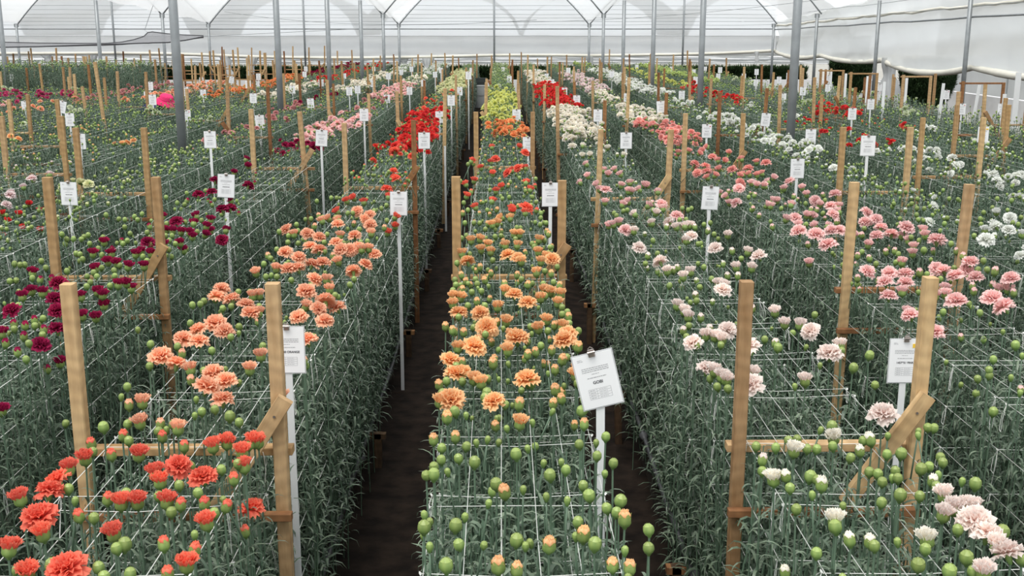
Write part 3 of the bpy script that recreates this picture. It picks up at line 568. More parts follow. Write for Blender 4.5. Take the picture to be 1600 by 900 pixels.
# goal-shaped frames, white stakes beyond the last bed on the right
GF = [((1283, 1318), 108, 150, 1), ((1330, 1371), 112.5, 152, 1), ((1412, 1455), 117, 160, 0), ((1505, 1569), 127, 165, 2)]
for i, ((xa, xb), yt, yb, wi) in enumerate(GF):
    z = 1.62; p = at_z(xa, yt, z); q = at_depth(xb, yt, depth(p)); hw = (q.x - p.x) / 2
    make_frame('', 0, p.y, (p.x + q.x) / 2, hw=hw, ztl=z, ztr=z - .02, bars=(z - .03,), wl=wi, wr=wi, wb=wi, brace=0, label='goal-shaped wooden frame beyond the last bed, %s of four from the far end' % ordi(i + 1), group='goal-shaped frames by the side curtain')
WS = [(1280, 109, 0), (1299, 112, 0), (1322, 115, 0), (1356, 119, 0), (1382, 128, 0), (1417, 122, 0), (1466, 130, 3), (1516, 132, 5), (1570, 147, 0), (1592, 113, 0)]
for i, (x, y, ln) in enumerate(WS):
    z = 1.55 if i < 9 else 1.62; p = at_z(x, y, z)
    if x < 1310: p = at_depth(x, y, 24); z = p.z
    o = thing('white_stake', (p.x, p.y, 0), 'plain white painted stake near the side curtain, %s counted from the far end' % ordi(i + 1), 'stake', 'white stakes by the side curtain')
    g = MB(); w = .02 if i < 9 else .045; g.bevbox(-w, w, -.012, .012, -.02, z, b=.002, M=Matrix.Rotation(math.radians(ln), 4, 'Y')); g.obj('stake', M_PLAST, o)
# leaning stakes standing alone
for i, (x, yt, yb, wi, ln, zc) in enumerate(((163, 96, 210, 0, -.07, 15.5), (4, 185, 270, 1, -.1, 9.8), (137, 135, 190, 0, -.06, 17.5), (107, 120, 140, 0, 0, 21), (1462, 115, 170, 1, 0, 20), (1396, 116, 150, 0, 0, 24), (1255, 106, 155, 0, 0, 22), (1299, 107, 140, 0, 0, 27))):
    p = at_depth(x, yt, zc)
    o = thing('wooden_stake', (p.x, p.y, 0), 'tall single wooden stake rising above the flowers, ' + ['leaning, beside the magenta flowers', 'leaning, at the left picture edge', 'leaning, left of the tallest leaning stake', 'beside the tall dark foliage', 'between the goal-shaped frames', 'in front of the first dark shrub', 'beside the last right steel post', 'before the pale outside wall'][i], 'stake')
    g = MB(); g.bevbox(-.022, .022, -.02, .02, -.02, p.z, M=Matrix.Rotation(ln, 4, 'Y')); g.obj('stake', WOODS[wi], o)

# ------------------------------------------------------------------ plot signs
CW, CH = .053, .075
def print_mesh():
    g = MB(); y = -.0022
    def bar(x0, x1, z, h=.0009, mi=0):
        x = x0
        while x < x1:
            w = min(U(.003, .009), x1 - x); g.add([(x, y, z - h), (x + w, y, z - h), (x + w, y, z + h), (x, y, z + h)], [(0, 1, 2, 3)], mi); x += w + .0012
    for k, z in enumerate((.112, .107, .102)): bar(-.036, .036, z, .0011)
    bar(-.012, .008, .094, .0008); bar(-.026, .026, .084, .0012)
    for z in (.052, .045, .038, .031, .024): g.add([(-.03, y, z - .0004), (.03, y, z - .0004), (.03, y, z + .0004), (-.03, y, z + .0004)], [(0, 1, 2, 3)])
    for x in (-.03, -.008, .03): g.add([(x - .0004, y, .024), (x + .0004, y, .024), (x + .0004, y, .052), (x - .0004, y, .052)], [(0, 1, 2, 3)])
    for z in (.0485, .0415, .0345, .0275): bar(-.027, -.012, z, .0009); bar(-.002, .02, z, .0006)
    bar(-.042, -.03, .138, .0008); bar(-.042, -.026, .134, .0008)
    return g
random.seed(3)
gp = print_mesh(); ME_PR = gp.mesh('print', [M_INK])
gt = MB(); x = -.022
while x < .022: gt.add([(x, -.0022, .066), (x + .005, -.0022, .066), (x + .005, -.0022, .071), (x, -.0022, .071)], [(0, 1, 2, 3)]); x += .0066
ME_TI = gt.mesh('title', [M_INKD])
g = MB()
def sheet(hx, z0, z1, y0, th, bow, m):
    g = MB(); n = 6; vs = []
    for dy in (0, th):
        for j in range(n + 1):
            for i in range(2): vs.append((hx * (2 * i - 1), y0 + dy - bow * 4 * (j / n) * (1 - j / n), z0 + (z1 - z0) * j / n))
    fs = []; o = 2 * (n + 1)
    for j in range(n): fs += [(2 * j, 2 * j + 1, 2 * j + 3, 2 * j + 2), (o + 2 * j, o + 2 * j + 2, o + 2 * j + 3, o + 2 * j + 1), (2 * j, 2 * j + 2, o + 2 * j + 2, o + 2 * j), (2 * j + 1, o + 2 * j + 1, o + 2 * j + 3, 2 * j + 3)]
    fs += [(0, o, o + 1, 1), (2 * n, 2 * n + 1, o + 2 * n + 1, o + 2 * n)]
    g.add(vs, fs); return g.mesh('sheet', [m])
ME_LAM = sheet(CW + .0035, -.0035, 2 * CH + .0035, -.0005, .0015, 0, M_LAM)
ME_PAP = sheet(CW, 0, 2 * CH, -.0018, .001, 0, M_PAPER)
g = MB(); g.bevbox(-.009, .009, -.008, .0, 2 * CH - .008, 2 * CH + .012); g.tube([(-.010, -.012, 2 * CH + .006), (.010, -.012, 2 * CH + .006)], .004, 8); g.tube([(-.006, -.010, 2 * CH + .016), (0, -.014, 2 * CH + .022), (.006, -.010, 2 * CH + .016)], .0018, 6)
ME_CLIP = g.mesh('clip', [M_CLIP])
g = MB(); g.bevbox(-.011, .011, .0015, .0075, -1, .0, b=.001); ME_STK = g.mesh('stake', [M_PLAST])
def rel_bed(p):
    b = min(BEDX, key=lambda q: abs(BEDX[q] - p.x)); return b
SG = []
for (x, yt, yb, tl) in SIGNS:
    h = yb - yt; zc = min(261.0 / h * (1.03 if h > 70 else 1), 2060.0 / (yb - YVP), 38.5) if yb - yt > 20 else min(261.0 / h, 2060.0 / (yb - YVP), 38.5)
    if (x, yt) == (937, 553): zc = 3.25
    if (x, yt) == (1355, 227): zc = 8.6
    if (x, yt) == (451, 507): zc = 3.5
    SG.append((x, yt, yb, tl, zc))
cnt = {}
SG.sort(key=lambda s: s[4])
for (x, yt, yb, tl, zc) in SG:
    top = at_depth(x, yt, zc); bot = at_depth(x, yb, zc); sc = (top.z - bot.z) / (2 * CH) / math.cos(math.radians(abs(tl)))
    if (x, yt) == (1355, 227): sc = 1
    sc = min(max(sc, .85), 1.15)
    b = rel_bed(bot); cnt[b] = cnt.get(b, 0) + 1
    if (x, yt) == (937, 553): lab = 'tilted white plot card reading GOBI on a stake beside the centre bed'
    elif (x, yt) == (451, 507): lab = 'white plot card reading ORANGE behind the front left post'
    elif (x, yt) == (1411, 526): lab = 'white plot card reading PINK with a yellow dot behind the front right post'
    else: lab = '%swhite plot card in the %s, %s from front' % ('tilted ' if abs(tl) > 8 else '', bed_name(b), ordi(cnt[b]))
    o = thing('plot_sign', (bot.x, bot.y, 0), lab, 'sign', 'plot cards on white stakes', rz=U(-.08, .08) if zc > 4 else 0)
    cz = bot.z
    hd = link('card', ME_LAM, o); hd.location = (0, 0, cz); hd.rotation_euler = (0, math.radians(tl), 0); hd.scale = (sc, 1, sc)
    if (x, yt) == (937, 553): hd.location = (.012, 0, cz + .012)
    q = link('paper', ME_PAP, hd)
    q = link('print', ME_PR, hd)
    txt = {451: '1457930 ORANGE', 937: 'GOBI', 1411: '1457951 PINK'}.get(x) if zc < 4 else None
    if txt:
        c = bpy.data.curves.new('lettering', 'FONT'); c.body = txt; c.size = .0098 if len(txt) > 5 else .0115; c.align_x = 'CENTER'; c.offset = .0003
        c.materials.append(M_INKD); t_ = bpy.data.objects.new('tmp', c); COL.objects.link(t_); bpy.context.view_layer.update(); me_ = bpy.data.meshes.new_from_object(t_.evaluated_get(bpy.context.evaluated_depsgraph_get())); bpy.data.objects.remove(t_); t = link('lettering', me_, hd); t.location = (0, -.0026, .066); t.rotation_euler = (math.pi / 2, 0, 0)
    else: link('title', ME_TI, hd)
    if x in (1411, 1535) or (x, yt) in ((292, 172), (1104, 194), (40, 158), (1371, 143), (1478, 141), (1502, 162)):
        c = (.85, .55, .05) if x in (1411, 1535) else (.6, .03, .04)
        g = MB(); r_ = .007; cx, cz_ = (.036, .128) if x != 1411 else (.034, .128)
        if x in (1411, 1535): g.box(cx - .012, cx + .012, -.0032, -.002, cz_ - .007, cz_ + .007)
        else: g.tube([(cx, -.002, cz_), (cx, -.0034, cz_)], r_, 10)
        t = g.obj('sticker', mat('sticker_%d' % int(c[0] * 100), c), hd); t['label'] = 'yellow sticker' if x in (1411, 1535) else 'red sticker'
    link('clip', ME_CLIP, hd)
    s = link('stake', ME_STK, o); s.location = (0, 0, cz + CH * 2 * sc + .004 if not tl > 8 and not tl < -8 else cz + .1); s.scale = (1, 1, s.location.z + .02)
    if (x, yt) == (937, 553): s.location = (.0, 0.002, cz + .168); s.scale = (1.15, 1, cz + .19); s.rotation_euler = (0, math.radians(-1), 0)
# loose white stakes without cards along the aisles
for i, (x, y, xb, yb) in enumerate(((689, 225, 697, 362), (668, 235, 672, 448), (1030, 600, 1030, 640))[:1]):
    zc = 2.3 * 1787 / (yb - YVP); p = at_depth(xb, yb, zc); t = at_depth(x, y, zc)
    o = thing('white_stake', (p.x, p.y, 0), 'bare white stake at the aisle edge of the first bed left', 'stake'); g = MB(); g.bevbox(-.012, .012, -.004, .004, -.02, t.z); g.obj('stake', M_PLAST, o)
# ------------------------------------------------------------------ carnation heads
def petal(g, az, el0, ln, w, curl, r0=.003, ruf=.12, nu=6, nv=4, seed=0, z0=0, tilt=0):
    d = Vector((math.cos(az), math.sin(az), 0)); sd = Vector((-d.y, d.x, 0)); up = Vector((0, 0, 1))
    vs = []; aa = []
    for j in range(nv + 1):
        t = j / nv; el = el0 - curl * t * .55; 
        c = d * r0 + up * z0 + (d * math.cos(el) + up * math.sin(el)) * ln * t
        nrm = -d * math.sin(el) + up * math.cos(el)
        ww = w * (.18 + .82 * math.sin(min(1, t * 1.02) * math.pi * .55) ** .9)
        for i in range(nu + 1):
            u = 2 * i / nu - 1; jag = (.09 * ln * ((i % 2) * 2 - 1) * (1 if j == nv else 0)) * U(.5, 1.2)
            ruff = ruf * ln * math.sin(i * 2.3 + seed) * t * t * U(.7, 1.2)
            p = c + sd * (ww * u / 2) + nrm * (ruff - .12 * ww * u * u * (1 - t)) - (d * math.cos(el) + up * math.sin(el)) * (u * u * ln * .16 * t) + (d * math.cos(el) + up * math.sin(el)) * jag
            vs.append(p); aa.append(min(1, t ** 1.5 + (.1 if j == nv else 0)))
    n1 = nu + 1
    g.add(vs, [(j * n1 + i, j * n1 + i + 1, (j + 1) * n1 + i + 1, (j + 1) * n1 + i) for j in range(nv) for i in range(nu)], 0, aa)
def calyx(g, rm, h, z0=0, opening=0, mi=1, n=10):
    # five-toothed green cup; opening>0 leaves the mouth open
    top = rm * (.96 if opening else .30)
    prof = [(.0035, z0 - .004), (.0055, z0), (rm * .78, z0 + h * .14), (rm, z0 + h * .38), (rm * .97, z0 + h * .62), (rm * (.86 if not opening else .98), z0 + h * .80)]
    g.lathe(prof, n, mi, a=lambda k, j: (.1, .15, .35, .55, .75, .95)[j] * (1 if k % 2 else .6), wob=lambda k, j: 1 + (.03 if k % 2 else -.035) * (j > 1))
    vs = []; fs = []; aa = []
    r5 = prof[-1][0]; zz = prof[-1][1]
    for k in range(5):   # pointed sepals
        a0 = 2 * math.pi * (2 * k - 1) / 10; am = 2 * math.pi * (2 * k) / 10; a1 = 2 * math.pi * (2 * k + 1) / 10; o = len(vs)
        rt = top
        vs += [(r5 * math.cos(a0) * .965, r5 * math.sin(a0) * .965, zz), (r5 * math.cos(am), r5 * math.sin(am), zz), (r5 * math.cos(a1) * .965, r5 * math.sin(a1) * .965, zz), (rt * math.cos(am) * (1.08 if opening else 1), rt * math.sin(am) * (1.08 if opening else 1), z0 + h * (1.06 if not opening else 1.1))]
        fs += [(o, o + 1, o + 3), (o + 1, o + 2, o + 3)]; aa += [.9, 1, .9, 1]
    g.add(vs, fs, mi, aa)
    if not opening: g.lathe([(r5 * .9, zz - .001), (r5 * .62, z0 + h * .95), (0.0005, z0 + h * 1.02)], 10, mi, a=lambda k, j: .9)
def lump(g, r, z0, h, mi=0, n=12, seed=0):
    # crumpled petal dome in the mouth of a bud
    g.lathe([(r, z0), (r * 1.04, z0 + h * .35), (r * .82, z0 + h * .72), (r * .4, z0 + h), (.0005, z0 + h * .92)], n, mi, a=lambda k, j: (.5, .8, 1, 1, .6)[j] * (.6 + .4 * (k % 2)), wob=lambda k, j: 1 + .13 * math.sin(k * 2.6 + seed + j) * (1 if j < 4 else 0))
def head(kind, seed):
    """-> petals MB, calyx MB; base of the calyx at z = 0, real size in metres"""
    random.seed(seed); P = MB(); C = MB()
    if kind == 'open':
        calyx(C, .0085, .026, opening=1)
        Rr = .037
        for (n, el, ln, cu, z0) in ((9, 22, 1.0, .9, .021), (9, 40, .95, .7, .022), (8, 56, .86, .5, .023), (7, 70, .80, .35, .023), (5, 82, .74, .2, .023)):
            off = U(0, 6)
            for k in range(n):
                petal(P, off + 2 * math.pi * k / n + U(-.15, .15), math.radians(el + U(-8, 8)), Rr * ln * U(.88, 1.1), Rr * .86 * U(.85, 1.1), cu * U(.6, 1.4), seed=U(0, 6), z0=z0, ruf=.15)
    elif kind == 'half':
        calyx(C, .0158, .030, opening=1)
        Rr = .024
        for (n, el, ln, cu, z0) in ((8, 80, 1.0, .55, .018), (7, 84, 1.04, .35, .020), (6, 87, 1.02, .2, .021), (5, 90, .96, .1, .022)):
            off = U(0, 6)
            for k in range(n): petal(P, off + 2 * math.pi * k / n + U(-.2, .2), math.radians(el + U(-6, 6)), Rr * ln * U(.86, 1.12), Rr * .8 * U(.85, 1.1), cu * U(.6, 1.3), r0=(.0125, .009, .006, .003)[(8, 7, 6, 5).index(n)], seed=U(0, 6), z0=z0, ruf=.14)
    elif kind == 'tip':
        calyx(C, .0135, .027, opening=1); lump(P, .0118, .021, .0125, seed=U(0, 6))
        for k in range(5): petal(P, k * 1.256 + U(-.3, .3), math.radians(86 + U(-6, 6)), .019, .013, .1, seed=U(0, 6), z0=.017, ruf=.1, nu=4, nv=3)
    elif kind == 'green':
        calyx(C, .0128, .0275)
    else:
        calyx(C, .0085, .0205)
    # bracts at the base of the calyx
    for k in range(4): leaf(C, (0, 0, -.001), k * 1.57 + .4, .012, .006, 1.15, -.3, 2, 2)
    return P, C
HK = [('open', 1), ('open', 2), ('open', 3), ('open', 4), ('half', 5), ('half', 6), ('half', 7), ('tip', 8), ('tip', 9), ('green', 10), ('green', 11), ('small', 12)]
HB = {'open': (0, 4), 'half': (4, 3), 'tip': (7, 2), 'green': (9, 2), 'small': (11, 1)}
HEADS = [head(*k) for k in HK]
def join(P, C):
    g = MB(); g.add(P.v, P.f, 0, P.a) if P.v else None
    o = len(g.v); g.v += C.v; g.f += [tuple(i + o for i in f) for f in C.f]; g.m += C.m; g.a += C.a; return g
VLIST = sorted(VAR); src = []
for v in VLIST:
    for (P, C) in HEADS:
        g = join(P, C); g.tube([(0, 0, -.13), (0, .001, -.06), (0, 0, 0)], .0025, 4, 2)
        src.append(g.mesh('head', [VM[v], M_CAL, M_STEM], True))
heads_coll = source_coll('flower_head', src)
def pick(kind): s, n = HB[kind]; return s + random.randrange(n)
CODE = {'O': ('open', 1.12), 'o': ('open', .93), 'h': ('half', 1.0), 'T': ('tip', 1.15), 't': ('tip', .98), 'G': ('green', 1.2), 'g': ('green', .98), 's': ('small', 1.0)}
random.seed(77)
FL = []   # (depth, bed, variety, kind, pos, size)
for (ox, oy), bed, var, s in TRACE:
    for part in s.split('|'):
        t = part.split(); c = t[0]
        for xy in t[1:]:
            a, b_ = xy.split(','); px = ox + int(a) / 4; py = oy + int(b_) / 4
            kind, sz = CODE[c]; z = NETZ + .115; X0 = BEDX[bed]; bed_ = bed
            for it in range(60):
                p = at_z(px, py, z)
                if abs(p.x - X0) < HW + .05: break
                ratio = abs(p.x) - abs(X0)
                # a higher head lies nearer the axis, a lower one farther out
                z += .006 if ratio > 0 else -.006
                if z > 1.33 or z < .98: break
            zc = depth(p); sz *= min(1.3, 1 + .035 * max(0, zc - 3)); var_ = var
            FL.append((zc, bed, var_, kind, p, sz))
ntr = len(FL)
for b, secs in SECT.items():
    X = BEDX[b]
    for (ya, yb, var, dB, dG) in secs:
        z0 = z2Y(2144 / (yb - YVP)); z1 = min(z2Y(2144 / (ya - YVP)), bed_end(b)); z0 = max(z0, y_start(X))
        if z1 <= z0: continue
        area = (z1 - z0) * 2 * (HW + .03); tall = b[0] == 'L' and int(b[1:]) >= 8
        # blooms stand in loose clusters
        nB = int(area * dB); cl = [(U(X - HW, X + HW), U(z0, z1)) for _ in range(max(1, nB // 5))]
        for i in range(nB):
            if R() < .7: cx, cy = random.choice(cl); x = cx + random.gauss(0, .06); y = cy + random.gauss(0, .09)
            else: x = U(X - HW, X + HW); y = U(z0, z1)
            x = min(max(x, X - HW - .04), X + HW + .04); y = max(y, z0 - .3)
            z = NETZ + random.gauss(.10, .03)
            if tall and y > 22.6: z += .42
            p = Vector((x, y, z)); zc = depth(p); FL.append((zc, b, var, 'open' if R() < .66 else 'half', p, U(.66, .92) * min(1.3, 1 + .03 * max(0, zc - 3))))
        for i in range(int(area * dG)):
            x = U(X - HW - .03, X + HW + .03); y = U(z0, z1); z = NETZ + random.gauss(.08, .04)
            if tall and y > 22.6: z += .42
            p = Vector((x, y, z)); zc = depth(p); r = R()
            k = 'small' if r < .45 else ('green' if r < .85 or var == 'green' else 'tip')
            FL.append((zc, b, 'cream' if var == 'green' else var, k, p, U(.7, .95) * min(1.15, 1 + .02 * max(0, zc - 3))))
# a few extra small buds between the ones read from the photograph
for b, ya, yb, d in (('C', 225, 700, 60), ('L1', 305, 560, 30), ('R1', 228, 520, 30), ('R2', 235, 520, 30), ('L2', 250, 560, 35), ('C', 560, 900, 14), ('R2', 440, 800, 26), ('L2', 480, 800, 14)):
    X = BEDX[b]; z0 = z2Y(2144 / (yb - YVP)); z1 = z2Y(2144 / (ya - YVP)); var = {'C': 'peach', 'L1': 'salmon', 'R1': 'cream', 'R2': 'pink', 'L2': 'crimson'}[b]
    for i in range(int((z1 - z0) * .45 * d)):
        p = Vector((U(X - HW - .02, X + HW + .02), U(z0, z1), NETZ + random.gauss(.05, .03))); FL.append((depth(p), b, var, random.choice(('small', 'small', 'green', 'tip')), p, U(.8, 1.0)))
FL = [f for f in FL if f[0] > 1.2]
FL.sort(key=lambda f: f[0])
def inview(f):
    x, y, z = pix(f[4]); return -8 < x < 1608 and -8 < y < 908
blooms = [i for i, f in enumerate(FL) if f[3] in ('open', 'half') and inview(f)][:300]
# largest buds first: size over distance
buds = sorted([i for i, f in enumerate(FL) if f[3] in ('tip', 'green') and inview(f)], key=lambda i: FL[i][0] / FL[i][5])[:300]
chosen = set(blooms) | set(buds)
# individual stems
ME_STEM = []
for k in range(10):
    random.seed(500 + k); g = MB(); pts = [(0, 0, -1.17), (U(-.02, .02), U(-.02, .02), -.6), (U(-.008, .008), U(-.008, .008), -.25), (0, 0, 0)]
    g.tube(pts, .0027, 5, 1, cap=False)
    z = -.10; az = U(0, 6)
    while z > -1.0:
        t = (z + .25) / -.35 if z < -.25 else 0; t = min(max(t, 0), 1)
        x = pts[2][0] * (1 - t) + pts[1][0] * t; y = pts[2][1] * (1 - t) + pts[1][1] * t
        if z > -.25: x *= (-z / .25); y *= (-z / .25)
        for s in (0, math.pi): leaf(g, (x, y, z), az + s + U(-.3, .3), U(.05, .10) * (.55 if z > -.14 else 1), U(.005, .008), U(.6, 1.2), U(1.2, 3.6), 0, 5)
        az += 1.5; z -= U(.055, .085)
    ME_STEM.append(g.mesh('stem', [M_LEAF, M_STEM], True))
ME_P = {}; ME_C = []
for (P, C) in HEADS: ME_C.append(C.mesh('calyx', [M_CAL, M_CAL, M_STEM], True))
def petal_me(v, k):
    if (v, k) not in ME_P: ME_P[(v, k)] = HEADS[k][0].mesh('petals', [VM[v]], True)
    return ME_P[(v, k)]
def lane(f):
    d = f[4].x - BEDX[f[1]]
    return 'left edge' if d < -.09 else ('right edge' if d > .09 else 'middle')
random.seed(9); lc = {}
def tilt_out(f, am):
    return (random.gauss(0, am), random.gauss(0, am), U(0, 6.28))
for i in sorted(chosen):
    zc, b, v, kd, p, sz = FL[i]; isb = kd in ('open', 'half'); L_ = lane(FL[i])
    if isb: ws = {'open': 'open', 'half': 'half-open'}[kd] + ' ' + VNAME.get(v, v) + ' carnation'; nm, ct = 'carnation', 'flower'
    elif kd == 'tip': ws = 'bud showing %s petals' % VNAME.get(v, v); nm, ct = 'carnation_bud', 'flower bud'
    else: ws = 'closed green carnation bud'; nm, ct = 'carnation_bud', 'flower bud'
    key = (ws, L_, b); lc[key] = lc.get(key, 0) + 1
    lab = '%s, %s from front along %s of %s' % (ws, ordi(lc[key]), L_, bed_short(b))
    rx, ry, rz = tilt_out(FL[i], .24 if kd == 'open' else .10)
    if kd == 'open' and zc < 4.5: rx += .12      # heavy heads nod towards the light of the aisle
    o = thing(nm, (p.x, p.y, 0), lab, ct, ('carnation blooms in the ' if isb else 'carnation buds in the ') + bed_name(b), rz=0)
    hz = p.z - .018
    s = link('stem', random.choice(ME_STEM), o); s.location = (0, 0, hz); s.rotation_euler.z = U(0, 6.28); s.scale = (1, 1, (hz + .0) / 1.17)
    k = pick(kd); c = link('calyx', ME_C[k], o); c.location = (0, 0, hz); c.rotation_euler = (rx, ry, rz); c.scale = (sz,) * 3
    if HEADS[k][0].v:
        q = link('petals', petal_me(v, k), o); q.location = (0, 0, hz); q.rotation_euler = (rx, ry, rz); q.scale = (sz,) * 3
restB = []; restG = []
for i, f in enumerate(FL):
    if i in chosen: continue
    zc, b, v, kd, p, sz = f
    idx = VLIST.index(v) * len(HK) + pick(kd); am = .35 if kd in ('open', 'half') else .15
    (restB if kd in ('open', 'half') else restG).append((p.x, p.y, p.z - .018, idx, (random.gauss(0, am), random.gauss(0, am), U(0, 6.28)), (sz, sz, sz)))
o = scatter('carnation_blooms', restB, heads_coll); tag(o, 'countless small carnation blooms of all colours over the farther beds', 'flowers', kind='stuff')
o = scatter('carnation_buds', restG, heads_coll); tag(o, 'countless small green carnation buds over the farther beds', 'flower buds', kind='stuff')
print('FLOWERS', ntr, len(FL), len(blooms), len(buds), 'last bloom', FL[blooms[-1]][0], 'last bud', FL[buds[-1]][0])

# ------------------------------------------------------------------ shrubs outside the curtains
M_CYP = mat('cypress_green', (.032, .062, .022), rough=.8, rnd=.15, spec=.2)
def tuft(seed):
    random.seed(seed); g = MB()
    for k in range(26):
        az = U(0, 6.28); leaf(g, (U(-.03, .03), U(-.03, .03), U(-.03, .03)), az, U(.05, .13), U(.010, .02), U(-.5, 1.5), U(-.6, .8), 0, 2)
    return g.mesh('tuft', [M_CYP])
tufts = source_coll('cypress_tuft', [tuft(40 + k) for k in range(4)])
def shrub(name, loc, prof, label, n=2600):
    o = thing(name, loc, label, 'shrub'); random.seed(int(loc[1] * 10)); pts = []
    zs = [z for r, z in prof]; z0, z1 = min(zs), max(zs)
    for i in range(n):
        z = U(z0, z1)
        for (ra, za), (rb, zb) in zip(prof[:-1], prof[1:]):
            if za <= z <= zb: r = ra + (rb - ra) * (z - za) / (zb - za)
        an = U(0, 6.28); r *= U(.86, 1.04); pts.append((r * math.cos(an), r * math.sin(an), z, random.randrange(4), (U(-.4, .4), U(-.4, .4), U(0, 6.28)), (1.2, 1.2, 1.2)))
    f = scatter('foliage', pts, tufts, parent=o); f['kind'] = 'stuff'
    g = MB(); g.lathe([(max(.01, r * .88), z) for r, z in prof] + [(.01, prof[-1][1])], 14); g.obj('crown_core', M_CYP, o, True)
    g = MB(); g.tube([(0, 0, -.05), (0, 0, prof[0][1] + .3)], .05, 8); g.obj('trunk', WOODS[2], o)
def sh_at(x, xw, zc, h, lab, low):
    p = at_depth(x, 120, zc); r = xw * zc / FPX / 2
    shrub('clipped_cypress', (p.x, p.y, 0), [(r * .35, low), (r * .62, low + .12), (r * .85, low + .45), (r, low + 1.0), (r, h - .25), (r * .8, h)], lab)
sh_at(1329, 62, 36.5, 1.5, 'dark green clipped cypress behind the far pair of goal-shaped frames', .28)
sh_at(1450, 82, 31, 1.48, 'larger dark green clipped cypress under the sagging side curtain', .22)
def hedge(name, x0, x1, y, z1, label, n, th=.5):
    random.seed(int(x0 * 3)); o = thing(name, ((x0 + x1) / 2, y, 0), label, 'hedge'); pts = []
    L2 = (x1 - x0) / 2
    for i in range(n): pts.append((U(-L2, L2), -th / 2 + U(-.08, .03) if R() < .7 else U(-th / 2, th / 2), U(.1, z1 + .04) if R() < .8 else z1, random.randrange(4), (U(-.4, .4), U(-.4, .4), U(0, 6.28)), (2.0, 2.0, 2.0)))
    f = scatter('foliage', pts, tufts, parent=o); f['kind'] = 'stuff'
    g = MB(); g.box(-L2, L2, -th / 2 + .05, th / 2, 0, z1 - .05); g.obj('core', M_CYP, o)
hedge('hedge', -34, -8, 44.5, .80, 'dark low hedge outside the far curtain, behind the bare frames', 5200)
hedge('hedge', -8, 12, 44.5, .80, 'dark low hedge outside the far curtain, behind the flower beds', 4200)

# ------------------------------------------------------------------ shade cloth
M_SHADE = mat('shade_cloth', (.17, .17, .18), rough=.8, transp=.28)
cloth = [(-30, 64, 76), (0, 66, 74), (60, 67.5, 73), (120, 68, 71), (165, 68, 69.5), (190, 66, 69), (210, 62, 68), (225, 57, 67.5), (231, 51, 67.5), (238, 50, 67), (262, 53, 66.5), (290, 55, 63), (318, 56, 57.5)]
g = MB(); vs = []
for x, ya, yb in cloth:
    A = at_depth(x, ya, 32.5); B = at_depth(x, yb, 31.0)
    for k in range(5):
        t = k / 4; q = A.lerp(B, t); q.z -= .05 * 4 * t * (1 - t); vs.append(q)
g.add(vs, [(5 * i + k, 5 * i + k + 1, 5 * i + k + 6, 5 * i + k + 5) for i in range(len(cloth) - 1) for k in range(4)])
o = link('shade_sail', None, loc=(0, 0, 0)); tag(o, 'dark grey shade cloth strung over the left beds', 'shade cloth')
g.obj('cloth', M_SHADE, o)
for yi, zc in ((1, 32.5), (2, 31.0)):
    g = MB(); g.tube([at_depth(c[0], c[yi], zc) for c in cloth], .018, 5); g.obj('rope', mat('dark_rope', (.05, .05, .055), rough=.8), o)
A = at_depth(231, 51, 32.5); g = MB(); g.tube([A, at_depth(226, 47, 32.6), (GX[2] + .3, ROWY[4] - 1.2, GUT(34)+.6)], .008, 5); g.obj('tie_cord', M_STEEL, o)
g = MB(); g.tube([at_depth(318, 57, 31.6), (GX[3], ROWY[3], 2.35)], .006, 5); g.obj('tie_cord', M_STEEL, o)

# ------------------------------------------------------------------ gathered plastic curtains
def drape(x, yt, yb, wt, wb, zc, lab, lean=0, seed=1):
    T = at_depth(x, yt, zc); B = at_depth(x + lean, yb, zc); g = MB(); ht = T.z - B.z; n = 28; rt = wt * zc / FPX / 2; rb = wb * zc / FPX / 2
    prof = []
    for j in range(9):
        t = j / 8; r = rb + (rt - rb) * t; r *= 1 - .35 * math.exp(-((t - .55) / .16) ** 2)
        prof.append((r, -ht * (1 - t)))
    g.lathe(prof, n, wob=lambda k, j: 1 + .28 * math.sin(k * 2.24 + seed) * (1 if j % 2 else .8))
    g.v = [(vx + (B.x - T.x) * (-vz / ht), vy * .5, vz) for vx, vy, vz in g.v]
    o = g.obj('gathered_curtain', M_FOLD, None, True); o.location = T; tag(o, lab, 'curtain')
drape(669, 91, 119, 16, 10, 39.6, 'tied bundle of white plastic hanging near the first left bed', -3, 1)
drape(631, 90, 108, 12, 8, 39.8, 'small tied plastic bundle beside the inner left far post', 0, 2)
drape(921, 88, 116, 9, 11, 39.7, 'tied bundle of white plastic beside the inner right far post', 4, 3)
drape(351, 88, 130, 14, 12, 39.6, 'long leaning bundle of gathered plastic over the bare frames', 10, 4)
drape(394, 90, 122, 16, 9, 39.6, 'tied plastic bundle right of the bare frames', -5, 5)
drape(72, 86, 98, 14, 10, 39.6, 'tied plastic bundle above the tall dark foliage', 4, 6)
drape(140, 87, 108, 22, 12, 39.6, 'ragged plastic bundle above the left bare frames', 0, 7)
drape(1389, 90, 150, 18, 28, 28.4, 'white plastic gathered round the post between both cypresses', 6, 8)
drape(1182, 80, 98, 6, 6, 39.6, 'small torn plastic end at the curtain corner', 2, 9)

